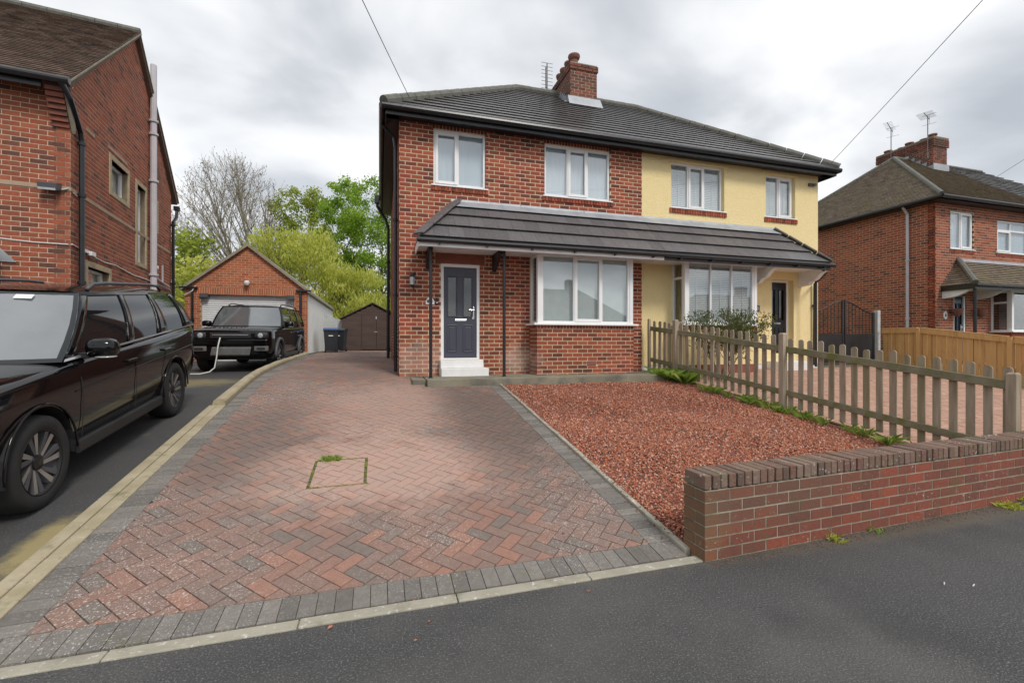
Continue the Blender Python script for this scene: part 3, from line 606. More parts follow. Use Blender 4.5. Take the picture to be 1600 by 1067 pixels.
MB(FF).box(1.13, 2.20, 3.272, 3.49, -.1, .006).build('lintel', 'lintel', hA, bevel=.004)
FS = frame((X0, YB, 0), (0,-1,0), (0,0,1), (-1,0,0))         # side wall
ws = slabwall('wall', FS, 0, YB-YF-.003, ZB, ZT, [], 'mortar', hA)
pieces('brick', ws, bricks(FS, [(0, .9), (YB-YF-.003, .9), (YB-YF-.003, ZT), (0, ZT)], v0=.795, shift=.118), .045, 'brick', 60)
MB().box(X0+.002, X1-.002, YB-.22, YB, ZB, ZT).build('wall', 'mortar', hA)
# yellow half
YD = (10.05, 10.80, 1.30, 3.28)
BZ = (7.0, 9.0, 2.0, 3.5)
wb = slabwall('wall', FF, XP+.002, X1, 1.02, ZT, [W3, W4, YD, BZ], 'render', hB)
MB(FF).box(XP+.002, X1, ZB, 1.018, -.22, -.012).build('plinth', 'paintw', hB)
MB().box(X1-.22, X1-.001, YF+.222, YB-.222, ZB, ZT).build('wall', 'render', hB)
for q in ((6.86, 8.57, 4.80, 4.905), (9.79, 10.91, 4.80, 4.905)): pieces('sill_brick', wb, soldiers(FF, *q, proud=.03), .06, 'brick', 60)
for q in ((6.80, 8.62), (9.72, 10.98)): MB(FF).box(q[0], q[1], 6.095, 6.15, -.02, .012).build('lintel', 'render', hB)
# windows upstairs
window(hA, FF, *W1, [(.46, True), (.54, False)]); window(hA, FF, *W2, [(1, False), (.95, True), (1, False)])
MB(FF).box(4.93, 5.17, 5.0, 6.0, -.17, -.16).build('curtain', 'drapeb', hA)
def slats(parent, F, u0, u1, v0, v1, w_, step=.045, tapes=()):
    b = MB(F); v = v0
    while v < v1:
        b.add([(u0, v, w_), (u1, v, w_), (u1, v+.036, w_-.014), (u0, v+.036, w_-.014), (u0, v-.003, w_-.002), (u1, v-.003, w_-.002), (u1, v+.033, w_-.016), (u0, v+.033, w_-.016)], [(0,1,2,3),(7,6,5,4),(4,5,1,0)]); v += step
    o = b.build('venetian_blind', 'slat', parent, kind='stuff')
    for t in tapes: MB(F).box(t-.012, t+.012, v0, v1, w_+.004, w_+.008).build('blind_tape', 'slat', o)
w3 = window(hB, FF, *W3, [(1, False), (.95, True), (1, False)], set_=-.09, back='curtain'); slats(w3, FF, 6.97, 8.46, 4.99, 6.04, -.142, tapes=(7.22, 7.72, 8.24))
w4 = window(hB, FF, *W4, [(1, False), (1, True)], set_=-.09, back='curtain'); slats(w4, FF, 9.9, 10.8, 4.99, 6.04, -.142, tapes=(10.13, 10.58))
# front door of the brick half
dr = MB(FF); a, c, lo, hi = DR
for q in ((a, a+.065, lo, hi), (c-.065, c, lo, hi), (a+.065, c-.065, hi-.065, hi), (a+.065, c-.065, lo, lo+.03)): dr.box(*q, -.11, -.02)
dr = dr.build('door_frame', 'white', hA, bevel=.005)
def doorleaf(parent, F, a, c, lo, hi, w_, mat, glass='glassd', handle=1):
    W_, H_ = c-a, hi-lo; b = MB(F); gx = [(a+.12*W_, a+.40*W_), (a+.60*W_, a+.88*W_)]; g0, g1 = lo+.46*H_, lo+.90*H_
    us = [a, gx[0][0], gx[0][1], gx[1][0], gx[1][1], c]
    b.box(a, c, lo, g0, w_-.045, w_); b.box(a, c, g1, hi, w_-.045, w_)
    for p, q in ((us[0], us[1]), (us[2], us[3]), (us[4], us[5])): b.box(p, q, g0, g1, w_-.045, w_)
    o = b.build('door', mat, parent, bevel=.003)
    for p, q in gx:
        MB(F).box(p, q, g0, g1, w_-.03, w_-.022).build('pane', glass, o)
        fb = MB(F)
        for z0, z1 in ((g0, g1), (lo+.07*H_, lo+.36*H_)):
            for r in ((p-.012, p+.012, z0, z1), (q-.012, q+.012, z0, z1), (p+.012, q-.012, z0-.012, z0+.012), (p+.012, q-.012, z1-.012, z1+.012)): fb.box(*r, w_-.004, w_+.014)
        fb.box(p+.035, q-.035, lo+.07*H_+.035, lo+.36*H_-.035, w_-.004, w_+.008); fb.build('moulding', mat, o, bevel=.004)
    MB(F).box(lerp(a, c, .34), lerp(a, c, .68), lo+.405*H_, lo+.43*H_, w_, w_+.012).build('letterbox', 'chrome', o, bevel=.004)
    x = c-.07 if handle > 0 else a+.07
    MB(F).box(x-.02, x+.02, lo+.43*H_, lo+.57*H_, w_, w_+.01).box(x-.10, x+.012, lo+.525*H_, lo+.537*H_, w_+.035, w_+.05).box(x-.006, x+.01, lo+.525*H_, lo+.537*H_, w_+.01, w_+.036).build('handle', 'chrome', o, bevel=.003)
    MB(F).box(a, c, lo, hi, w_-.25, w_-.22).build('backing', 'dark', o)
    return o
doorleaf(hA, FF, a+.067, c-.067, lo+.032, hi-.067, -.055, 'door')
MB().box(1.21, 2.20, 9.13, 9.498, .895, 1.065).build('step', 'paintw', hA, bevel=.01); MB().box(1.215, 2.12, 9.28, 9.497, 1.067, 1.232).build('step', 'paintw', hA, bevel=.01)
# lamp, plaque, bell push
lb = thing('wall_lantern', (.66, 9.42, 2.8), 'black coach lantern on the brick wall left of the blue door', 'lantern')
MB().tube([(.70, 9.49, 3.02), (.70, 9.36, 3.04), (.66, 9.33, 2.98)], .012, 6).lathe([(.035, 0), (.035, .012)], (.70, 9.497, 3.02), (0,-1,0), 10).tube([(.72, 9.49, 2.68), (.68, 9.36, 2.68), (.64, 9.34, 2.76)], .012, 6).build('bracket', 'iron', lb)
MB().lathe([(.012, .13), (.07, .085), (.075, .075), (.06, .07)], (.64, 9.33, 2.86), n=6).lathe([(.045, -.1), (.05, -.085), (.03, -.12), (.01, -.14)], (.64, 9.33, 2.86), n=6).build('cap', 'iron', lb)
MB().lathe([(.045, -.085), (.058, .07)], (.64, 9.33, 2.86), n=6).build('lantern_glass', 'lamp', lb)
pq = MB(FF); pts = [(.93, 2.40), (1.11, 2.40), (1.11, 2.47)]+[(1.02+.075*math.cos(t), 2.47+.075*math.sin(t)) for t in np.linspace(0, math.pi, 9)]+[(.93, 2.47)]
pq = pq.prism([(x, z, .006) for x, z in pts], (0, 0, .016)).build('house_plaque', 'white', label='white arched house plaque on brick wall behind the porch post', cat='plaque')
MB(FF).prism([(1.02+.055*math.cos(t)*1.1, 2.462+.05*math.sin(t), .0225) for t in np.linspace(0, 6.283, 14)[:-1]], (0, 0, .003)).build('plaque_panel', 'steel', pq); MB(FF).prism([(.975+.02*math.cos(t), 2.46+.036*math.sin(t), .026) for t in np.linspace(0, 6.283, 10)[:-1]], (0, 0, .002)).build('plaque_mark', 'iron', pq)
bp = MB(FF).box(1.135, 1.185, 2.40, 2.54, .006, .03).build('doorbell', 'iron', label='small black doorbell beside the blue door', cat='doorbell', bevel=.004)
MB(FF).lathe([(.014, 0), (.014, .006)], (1.16, 2.435, .03), (0,0,1), 10).build('bell_button', 'white', bp)
# ---- bay of the brick half
bayA = MB().box(3.225, 5.555, 9.005, 9.499, .86, 1.985).build('bay', 'mortar', hA)
FBf = frame((0, 9.0, 0), (1,0,0), (0,0,1), (0,-1,0)); FBl = frame((3.22, 9.5, 0), (0,-1,0), (0,0,1), (-1,0,0)); FBr = frame((5.56, 9.0, 0), (0,1,0), (0,0,1), (1,0,0))
it = bricks(FBf, [(3.22, .905), (5.56, .905), (5.56, 1.895), (3.22, 1.895)], [(4.38, 4.62, 1.075, 1.20)], v0=.845, proud=0)+soldiers(FBf, 3.225, 5.555, 1.90, 1.985, proud=0)
for F_ in (FBl, FBr): it += bricks(F_, [(0, .905), (.497, .905), (.497, 1.895), (0, 1.895)], v0=.845, proud=0, shift=.06)+soldiers(F_, .005, .49, 1.90, 1.985, proud=0)
pieces('brick', bayA, it, .04, 'brick', 300)
MB(FBf).box(4.39, 4.61, 1.085, 1.19, -.02, .004).build('air_brick', 'terra', bayA, bevel=.003)
def baywin(parent, x0, x1, z0, z1, cols, yf=9.0, YF=YF, posts=.085, back='blind', transom=None, fascia=True):
    F_ = frame((0, yf, 0), (1,0,0), (0,0,1), (0,-1,0)); L_ = frame((x0, YF, 0), (0,-1,0), (0,0,1), (-1,0,0)); R_ = frame((x1, yf, 0), (0,1,0), (0,0,1), (1,0,0)); d = YF-yf
    MB().box(x0-.10, x1+.10, yf-.075, YF-.001, z0-.03, z0+.012).build('bay_sill', 'white', parent, bevel=.008)
    for x in (x0, x1-posts): MB().box(x, x+posts, yf, yf+posts, z0+.013, z1).build('corner_post', 'white', parent, bevel=.006)
    wf = window(parent, F_, x0+posts, x1-posts, z0+.013, z1, cols, set_=-.012, sill=False, back=None, fr=.05)
    wl = window(parent, L_, .002, d-posts, z0+.013, z1, [(1, False)], set_=-.012, sill=False, back=None, fr=.05, transom=transom, glass='glass'); wr = window(parent, R_, posts, d-.002, z0+.013, z1, [(1, False)], set_=-.012, sill=False, back=None, fr=.05)
    MB().box(x0+.02, x1-.02, yf+.02, YF, z1, z1+.06).build('bay_head', 'white', parent)
    return wf, wl
wf, wl = baywin(hA, 3.235, 5.545, 2.0, 3.50, [(1, False), (.92, True), (.9, False)])
u = 3.33
while u < 5.45:                                                # vertical blind vanes behind the bay glass
    MB(FBf).add([(u, 2.06, -.13), (u+.083, 2.06, -.138), (u+.083, 3.47, -.138), (u, 3.47, -.13)], [(0,1,2,3)]).add([(u, 2.06, -.132), (u+.083, 2.06, -.140), (u+.083, 3.47, -.140), (u, 3.47, -.132)], [(3,2,1,0)]).build('blind_vane', 'blind', wf); u += .078
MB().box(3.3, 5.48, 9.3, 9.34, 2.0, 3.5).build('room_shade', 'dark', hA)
# ---- bay of the yellow half
MB().box(6.93, 9.06, 9.005, 9.499, 1.06, 1.90).build('bay', 'render', hB); bq = MB().box(6.935, 9.055, 9.01, 9.499, 1.902, 2.0).build('bay_course', 'mortar', hB)
pieces('brick', bq, soldiers(frame((0, 9.0, 0), (1,0,0), (0,0,1), (0,-1,0)), 6.93, 9.06, 1.905, 1.995, wd=.22, proud=0), .03, 'brick', 20); MB().box(6.94, 9.05, 9.02, 9.499, .8, 1.058).build('bay_plinth', 'lintel', hB)
wf2, wl2 = baywin(hB, 6.93, 9.06, 2.03, 3.54, [(1, False), (1, False), (1, False)], transom=.74)
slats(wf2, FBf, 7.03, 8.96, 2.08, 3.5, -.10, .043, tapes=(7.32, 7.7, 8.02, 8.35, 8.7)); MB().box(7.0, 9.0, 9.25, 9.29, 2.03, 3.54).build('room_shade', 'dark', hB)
# yellow house door set back in its reveal
MB(FF).box(YD[1]-.06, YD[1], YD[2], YD[3], -.23, -.17).box(YD[0], YD[0]+.05, YD[2], YD[3], -.23, -.17).box(YD[0]+.05, YD[1]-.06, YD[3]-.05, YD[3], -.23, -.17).build('door_frame', 'white', hB)
doorleaf(hB, FF, YD[0]+.05, YD[1]-.062, YD[2]+.01, YD[3]-.052, -.185, 'doork', handle=-1)
MB(FF).box(YD[0]+.001, YD[1]-.001, 1.02, YD[2]-.002, -.23, -.01).build('threshold', 'paintw', hB)
MB().box(9.85, 10.95, 9.1, 9.49, .86, 1.1).build('step', 'paintw', hB, bevel=.01)
hp = MB(FF).box(9.42, 9.63, 2.40, 2.57, .001, .02).build('number_plaque', 'flare', label='small grey number plaque on yellow wall beside the black door', cat='plaque', bevel=.003)
text('numerals', '30', .13, frame((9.53, YF-.0215, 2.485), (1,0,0), (0,0,1), (0,-1,0)), 'steel', hp)
for x in (9.32, 10.95):                                          # scrolled timber brackets
    pts = [(9.499, 3.5), (8.72, 3.5), (8.72, 3.44), (8.85, 3.38), (9.0, 3.24), (9.15, 3.2), (9.2, 3.13), (9.499, 3.10)]
    MB().prism([(x, y, z) for y, z in pts], (.13, 0, 0)).build('canopy_bracket', 'paintw', hB, bevel=.006)
# ---- canopy
YG, ZG = 8.60, 3.60; ZC = 4.50; CL, CR = .70, 11.02
th = math.atan2(ZC+.08-ZG, YF-YG); SL = (YF-YG)/math.cos(th)
FC = frame((0, YG, ZG), (1,0,0), (0, math.cos(th), math.sin(th)), (0, -math.sin(th), math.cos(th)))
for h_, a, c, pl in ((hA, CL, XP, [(CL, 0), (XP-.004, 0), (XP-.004, SL-.2), (CL+.9*(SL-.2)/SL, SL-.2)]), (hB, XP, CR, [(XP+.004, 0), (CR, 0), (CR-.9*(SL-.2)/SL, SL-.2), (XP+.004, SL-.2)])):
    l = h_ is hA; zt = ZC+.075; e0 = a if not l else a+.003; ea = (a+.9 if l else a); ec = (c if l else c-.9)
    body = MB().add([(a, YG+.01, ZG-.012), (c, YG+.01, ZG-.012), (c, YF-.001, ZG-.012), (a, YF-.001, ZG-.012), (ea, YF-.001, zt), (ec, YF-.001, zt)],
                    [(0,3,2,1), (0,1,5,4), (3,4,5,2), (0,4,3) if l else (0,4,3), (1,2,5)]).build('canopy', 'slate', h_)
    pieces('tile', body, tiles(FC, pl, .40, .30, .045, gap=.004, jit=.03), .02, 'slate', 300)
    n_ = 3 if l else 3; ua, uc = (CL+.9*(SL-.2)/SL, XP-.004) if l else (XP+.004, CR-.9*(SL-.2)/SL)
    for i in range(n_):
        p, q = lerp(ua, uc, i/n_), lerp(ua, uc, (i+1)/n_)
        MB(FC).prism([(p, SL-.235, .055), (q+.02, SL-.235, .055), (q+.02, SL+.01, .022), (p, SL+.01, .022)], (0, 0, .006+.002*i)).prism([(p, SL-.01, .03), (q+.02, SL-.01, .03), (q+.02, SL+.1, .06), (p, SL+.1, .06)], (0, .004, .004)).build('lead_flashing', 'lead', body)
    # hip tiles
    hs = [((CL, YG, ZG), (CL+.9, YF, ZC+.08))] if l else [((CR, YG, ZG), (CR-.9, YF, ZC+.08))]
    for p, q in hs:
        p, q = Vector(p), Vector(q)
        for i in range(4):
            A_, B_ = p.lerp(q, i/4), p.lerp(q, (i+1)/4-.008); MB().bar(A_+Vector((0,0,.055)), B_+Vector((0,0,.06)), .25, .05).build('hip_tile', 'slate' if l else 'ridge', body, bevel=.02)
    if l:
        for i in range(1, 11):                                   # stepped lead up the wall
            t = i/11; x = CL-.045+.9*t; z = ZG-.02+(ZC+.08-ZG)*t
            MB().box(x, x+.12, YF-.016, YF-.008, z, z+.10).build('step_flashing', 'lead', body)
    MB().box(a+(.05 if l else .004), c-(.05 if not l else 0), YG+.04, YF-.003, ZG-.10, ZG-.06).build('soffit', 'paintw', h_)
    wend = 6.05
    MB().box(a+.03 if l else a+.004, c-.03 if not l else c, YG+.012, YG+.035, ZG-.17, ZG-.03).build('fascia', 'white' if l else 'black', h_)
    (MB().box(CL+.01, CL+.035, YG+.04, YF-.003, ZG-.17, ZG-.03) if l else MB().box(CR-.035, CR-.01, YG+.04, YF-.003, ZG-.17, ZG-.03)).build('fascia', 'white' if l else 'black', h_)
    MB().tube([(a-.03 if l else a+.002, YG-.04, ZG-.055), (c if l else c+.04, YG-.04, ZG-.055)], .052, 10).build('gutter', 'black', h_)
    for i in range(6): x = lerp(a+.4, c-.3, i/5); MB().box(x-.015, x+.015, YG-.06, YG+.01, ZG-.135, ZG-.06).build('gutter_bracket', 'black', h_)
for x, y in ((.965, 8.86), (2.45, 8.84)): MB().tube([(x, y, .90), (x, y, ZG-.10)], .032, 10).lathe([(.05, 0), (.05, .012)], (x, y, .905), n=12).build('porch_post', 'iron', hA)
for x in (.93, 2.36): MB().prism([(x, 9.497, 3.50), (x, 8.95, 3.50), (x, 8.95, 3.44), (x, 9.25, 3.30), (x, 9.497, 3.14)], (.09, 0, 0)).build('canopy_bracket', 'iron', hA, bevel=.004)
# ---- main roof
EX0, EX1, EY0, EY1, EZ, RZ, RX0, RX1, RY = .08, 11.98, 9.15, 16.85, 6.31, 9.27, 4.0, 8.06, 13.0
th = math.atan2(RZ-EZ, RY-EY0); SL = math.hypot(RZ-EZ, RY-EY0)
FR = frame((0, EY0, EZ), (1,0,0), (0, math.cos(th), math.sin(th)), (0, -math.sin(th), math.cos(th)))
chim = (5.36, 6.20, 12.05, 13.5)
for h_, l in ((hA, True), (hB, False)):
    a, c = (EX0, XP) if l else (XP, EX1); ra, rc = (RX0, XP) if l else (XP, RX1); o_ = .004 if not l else 0
    vs = [(a+o_, EY0, EZ-.01), (c, EY0, EZ-.01), (c, EY1, EZ-.01), (a+o_, EY1, EZ-.01), (ra+o_, RY, RZ-.01), (rc, RY, RZ-.01)]
    rf = MB().add(vs, [(0,3,2,1), (0,1,5,4), (2,3,4,5), (0,4,3), (1,2,5)]).build('roof', 'tile', h_)
    it = tiles(FR, [(a, 0), (c, 0), (rc, SL), (ra, SL)] if l else [(a+.003, 0), (c, 0), (rc, SL), (ra+.003, SL)], .305, .30, .024, gap=.002, jit=0)
    pieces('tile', rf, it, .011, 'tile', 300)
    segs = [((EX0, EY0, EZ), (RX0, RY, RZ), 13)] if l else [((EX1, EY0, EZ), (RX1, RY, RZ), 13)]
    segs.append(((RX0, RY, RZ), (XP, RY, RZ), 5) if l else ((XP, RY, RZ), (RX1, RY, RZ), 5))
    for p, q, n_ in segs:
        p, q = Vector(p), Vector(q); up = Vector((0, 0, .03))
        for i in range(n_):
            A_, B_ = p.lerp(q, i/n_)+up, p.lerp(q, (i+1)/n_-.004)+up; MB().tube([A_, B_], [.105, .112], 10).build('ridge_tile', 'ridge', rf)
    MB().box(a+.06 if l else a+.004, c-.06 if not l else c, EY0+.06, YF-.002, EZ-.13, EZ-.10).build('soffit', 'black', h_)
    MB().box(a+.04 if l else a+.004, c-.04 if not l else c, EY0+.035, EY0+.058, EZ-.19, EZ-.02).build('fascia', 'black', h_)
    MB().tube([(a-.03 if l else a+.004, EY0-.02, EZ-.055), (c if l else c+.03, EY0-.02, EZ-.055)], .06, 10).build('gutter', 'black', h_)
    xs = EX0 if l else EX1; s_ = 1 if l else -1
    MB().box(min(xs+.06*s_, xs+.31*s_), max(xs+.06*s_, xs+.31*s_), EY0+.06, EY1-.06, EZ-.13, EZ-.10).build('soffit', 'black', h_); MB().box(min(xs+.03*s_, xs+.058*s_), max(xs+.03*s_, xs+.058*s_), EY0+.06, EY1-.03, EZ-.19, EZ-.02).build('fascia', 'black', h_)
    MB().tube([(xs-.03*s_, EY0-.02, EZ-.055), (xs-.03*s_, EY1, EZ-.055)], .06, 10).build('gutter', 'black', h_)
pipe('downpipe', hA, [(.05, 9.85, 6.2), (.30, 9.85, 5.95), (.33, 9.85, 5.7), (.33, 9.85, 1.25), (.33, 9.85, .97)], .036, 'black', [(.33, 9.85, 4.2), (.33, 9.85, 2.6), (.33, 9.85, 1.3)])
pipe('downpipe', hA, [(-.08, 15.2, 6.3), (-.06, 15.2, 6.0), (.2, 15.2, 5.6), (.28, 15.2, 5.3), (.28, 15.2, 1.06)], .05, 'black', [(.28, 15.2, 4.2), (.28, 15.2, 2.6), (.28, 15.2, 1.4)])
MB().box(-.15, .0, 15.12, 15.28, 6.1, 6.34).build('hopper', 'black', hA)
pipe('downpipe', hB, [(10.6, 8.58, 3.5), (11.2, 8.9, 3.42), (11.45, 9.42, 3.2), (11.45, 9.44, .97)], .036, 'black', [(11.45, 9.44, 2.6), (11.45, 9.44, 1.4)])
MB().tube([(11.1, 9.1, .95), (11.1, 9.1, 3.5)], .03, 8).build('porch_post', 'iron', hB)
MB().box(.36, 1.3, 9.498, 9.5, .905, .906).build('dpc', 'mortar', hA) if 0 else None
sec = MB(FF).box(11.30, 11.42, 5.88, 5.96, .001, .05).box(11.42, 11.52, 5.89, 5.95, .01, .08).build('security_light', 'flare', label='small grey security light under the eaves of the yellow house', cat='light')
# ---- chimney
cx0, cx1, cy0, cy1 = chim; CT = 9.74
ch = MB().box(cx0+.006, cx1-.006, cy0+.006, cy1-.006, 8.2, CT-.01).build('chimney', 'mortarL', hA)
it = []
for F_, L_ in ((frame((cx0, cy0, 0), (1,0,0), (0,0,1), (0,-1,0)), cx1-cx0), (frame((cx0, cy1, 0), (0,-1,0), (0,0,1), (-1,0,0)), cy1-cy0), (frame((cx1, cy0, 0), (0,1,0), (0,0,1), (1,0,0)), cy1-cy0)):
    it += bricks(F_, [(0, 8.3), (L_, 8.3), (L_, CT-.17), (0, CT-.17)], v0=8.3, proud=0)+bricks(F_, [(-.03, CT-.165), (L_+.03, CT-.165), (L_+.03, CT+.01), (-.03, CT+.01)], v0=CT-.165, proud=.032)
pieces('brick', ch, it, .06, 'brickC', 200)
MB().box(cx0-.01, cx1+.01, cy0-.01, cy1+.01, CT+.012, CT+.05).build('chimney_cap', 'conc', ch, bevel=.01)
for x, y, s_ in ((5.56, 12.27, 1.1), (5.56, 12.62, .95), (5.56, 12.97, .95), (5.56, 13.3, .9)): MB().lathe([(.11*s_, 0), (.105*s_, .2), (.145*s_, .24), (.165*s_, .30), (.16*s_, .345), (.12*s_, .345), (.10*s_, .25)], (x, y, CT+.03), n=16).build('chimney_pot', 'terra', ch, smooth=False)
MB().lathe([(.12, 0), (.12, .10), (.10, .13), (.06, .19), (.02, .21)], (5.98, 12.4, CT+.03), n=14).build('chimney_pot', 'terra', ch)
zr = lambda y: EZ+(y-EY0)*(RZ-EZ)/(RY-EY0)
MB().prism([(cx0-.12, cy0-.16, zr(cy0-.16)+.05), (cx1+.12, cy0-.16, zr(cy0-.16)+.05), (cx1+.1, cy0-.006, zr(cy0)+.24), (cx0-.1, cy0-.006, zr(cy0)+.24)], (0, -.008, .01)).build('lead_flashing', 'lead', ch)
for i in range(6): y = cy0+.04+i*.13; MB().box(cx0-.016, cx0-.004, y, y+.12, zr(y)-.02, zr(y)+.20).box(cx0-.12, cx0-.01, y, y+.12, zr(y)+.035, zr(y)+.055).build('step_flashing', 'lead', ch)
def aerial(loc, h, label, heading, n_=9, length=.9, span=.42, style=0):
    t = thing('television_aerial', loc, label, 'aerial', 'roof aerials'); x, y, z = loc
    MB().tube([(x, y, z), (x, y, z+h)], .018, 6).build('mast', 'wire', t); d = Vector((math.cos(heading), math.sin(heading), 0)); q = Vector((-d.y, d.x, 0)); c = Vector((x, y, z+h-.06))
    MB().tube([c-d*length*.3, c+d*length*.7], .012, 6).build('boom', 'wire', t)
    for i in range(n_): p = c+d*(length*(.68-i*.9/n_)); MB().tube([p-q*span/2, p+q*span/2], .006, 5).build('element', 'wire', t)
    for s_ in (-1, 1): MB().tube([c-d*length*.3+Vector((0,0,.2*s_))-q*.22, c-d*length*.3+Vector((0,0,.2*s_))+q*.22], .006, 5).tube([c-d*length*.3, c-d*length*.3+Vector((0,0,.2*s_))], .006, 5).build('reflector', 'wire', t)
def vaerial(loc, h, label):
    t = thing('television_aerial', loc, label, 'aerial'); x, y, z = loc; MB().tube([(x, y, z), (x, y, z+h)], .02, 6).build('mast', 'wire', t)
    for i in range(8): zz_ = z+h*(.38+.62*i/7); MB().tube([(x-.19, y, zz_), (x+.19, y, zz_)], .008, 5).build('element', 'wire', t)
    MB().tube([(x-.03, y, z+h*.4), (x-.03, y, z+h*.9)], .03, 6).build('boom', 'wire', t)
vaerial((5.08, 13.25, 9.1), 1.3, 'grey ladder-like television aerial left of the brick house chimney')
# ---------------------------------------------------------------- house on the left, turned a little
lx = Vector((.9904, .138, 0)); ly = Vector((-.138, .9904, 0)); LO = Vector((-5.29, 9.91, 0))
hL = thing('gable_house', (-6, 10.5, .6), 'tall orange brick gable house with grey flue pipe behind the large black car', 'house')
FLS = frame(LO, ly, (0,0,1), lx); FLF = frame(LO, lx, (0,0,1), -ly); FLL = frame(LO, lx, ly, (0,0,1))
LD, LE, LR = 6.45, 6.12, 9.15
ho = [(1.80, 2.78, 4.86, 5.54), (3.40, 4.02, 3.60, 5.52), (4.56, 5.0, 4.74, 5.46), (.66, 1.69, 1.5, 3.06)]
w1_ = slabwall('wall', FLS, 0, LD, .4, LE, ho, 'mortarL', hL)
MB(FLS).prism([(0, LE+.001, -.22), (LD, LE+.001, -.22), (LD/2, LR-.05, -.22)], (0, 0, .22)).build('gable', 'mortarL', hL)
gp_ = [(0, .6), (LD, .6), (LD, LE), (LD/2, LR-.05), (0, LE)]
it = bricks(FLS, gp_, [(h[0]-.11, h[1]+.11, h[2]-.11, h[3]+.11) for h in ho]+[(0, LD, 4.30, 4.375)], v0=.6, length=.235, course=.0858, joint=.0135)
fh = [(-3.2, -.95, 1.2, 2.95)]
w2_ = slabwall('wall', FLF, -7, -.002, .4, LE, fh, 'mortarL', hL)
it2 = bricks(FLF, [(-7, .6), (-.004, .6), (-.004, LE), (-7, LE)], fh+[(-7, 0, 4.30, 4.375)], v0=.6, length=.235, course=.0858, joint=.0135, shift=.118)
pieces('brick', w1_, it, .04, 'brickL', 300); pieces('brick', w2_, it2, .04, 'brickL', 200)
MB(FLS).box(0, LD, 4.302, 4.373, -.01, .018).build('string_course', 'stoneS', hL); MB(FLF).box(-7, .018, 4.302, 4.373, -.01, .017).build('string_course', 'stoneS', hL)
for h in ho:
    a, c, lo, hi = h; o = MB(FLS)
    for q in ((a-.10, a, lo-.1, hi+.1), (c, c+.10, lo-.1, hi+.1), (a, c, hi, hi+.1), (a, c, lo-.1, lo)): o.box(*q, -.12, .02)
    o.build('stone_surround', 'stone', hL, bevel=.006)
    window(hL, FLS, a, c, lo, hi, [(1, False)], set_=-.10, sill=False, back='curtain' if a < 3 else 'dark')
for a, c, z in ((.62, .98, 5.68), (1.66, 2.73, 5.76)): MB(FLS).box(a, c, z-.035, z+.035, 0, .012).build('old_lintel', 'stoneS', hL)
# roof
yE = -.36; zE = LE+.02; th = math.atan2(LR+.04-zE, LD/2-yE); SL = math.hypot(LR+.04-zE, LD/2-yE)
FLR = frame(FLL @ Vector((0, yE, zE)), lx, ly*math.cos(th)+Vector((0,0,math.sin(th))), -ly*math.sin(th)+Vector((0,0,math.cos(th))))
rf = MB(FLL).add([(-7.4, yE, zE-.02), (.1, yE, zE-.02), (.1, LD/2, LR), (-7.4, LD/2, LR), (-7.4, LD-yE, zE-.12), (.1, LD-yE, zE-.12), (-7.4, yE+.1, zE-.10), (.1, yE+.1, zE-.10), (.1, LD/2, LR-.10), (-7.4, LD/2, LR-.10), (.1, LD-yE-.1, zE-.22), (-7.4, LD-yE-.1, zE-.22)],
    [(0,1,2,3), (3,2,5,4), (0,6,7,1), (6,9,8,7), (9,11,10,8), (4,5,10,11), (1,7,8,2), (2,8,10,5)]).build('roof', 'clay', hL)
it = tiles(FLR, [(-3.6, 0), (.12, 0), (.12, SL), (-3.6, SL)], .105, .168, .022, gap=.006)
pieces('tile', rf, it, .02, 'clay', 300)
for i in range(9): MB(FLL).tube([(.12-i*.42, LD/2, LR+.03), (.12-(i+1)*.42+.01, LD/2, LR+.03)], .10, 8).build('ridge_tile', 'ridge', rf)
MB(FLL).prism([(.02, yE, zE-.06), (.13, yE, zE-.06), (.13, LD/2, LR-.03), (.02, LD/2, LR-.03)], (0, 0, .035)).prism([(.02, LD/2, LR-.03), (.13, LD/2, LR-.03), (.13, LD-yE, zE-.15), (.02, LD-yE, zE-.15)], (0, 0, .035)).build('verge', 'conc', rf)
for i in range(8):                                           # corbelled brick kneeler
    z1 = LE-.02-i*.088; yo = -.34+i*.042; MB(FLL).box(-.235, .004, yo, -.001, z1-.078, z1, tint=RN.random()).build('kneeler_brick', 'brickC', hL)
MB(FLL).prism([(.012, -.36, LE-.0), (.012, -.30, LE-.0), (.012, .03, LE-.62), (.012, .03, LE-.78)], (.05, 0, 0)).build('barge_stone', 'conc', hL)
MB(FLL).tube([(-7, yE-.05, zE-.06), (.14, yE-.05, zE-.06)], .058, 10).build('gutter', 'black', hL); MB(FLL).box(-7, -.26, yE+.03, yE+.06, zE-.2, zE-.03).build('fascia', 'black', hL)
def lp(*pts): return [tuple(FLL @ Vector(p)) for p in pts]
pipe('downpipe', hL, lp((.02, -.40, 6.05), (.09, -.25, 5.85), (.07, .2, 5.45), (.07, .25, 5.3), (.07, .25, .7)), .043, 'black', lp((.07, .25, 5.25), (.07, .25, 4.3), (.07, .25, 2.7)))
pipe('downpipe', hL, lp((.1, LD+.22, 5.75), (.1, LD+.15, 5.5), (.07, LD-.08, 5.3), (.07, LD-.08, .7)), .045, 'black', lp((.07, LD-.08, 5.2), (.07, LD-.08, 3.4)))
MB(FLL).box(.02, .16, LD+.15, LD+.34, 5.74, 5.86).build('hopper', 'black', hL)
fl = pipe('flue_pipe', hL, lp((.10, 4.33, 1.5), (.10, 4.33, 9.0)), .075, 'flue', lp((.10, 4.33, 7.5), (.10, 4.33, 7.15), (.10, 4.33, 5.9), (.10, 4.33, 3.4), (.10, 4.33, 2.95)))
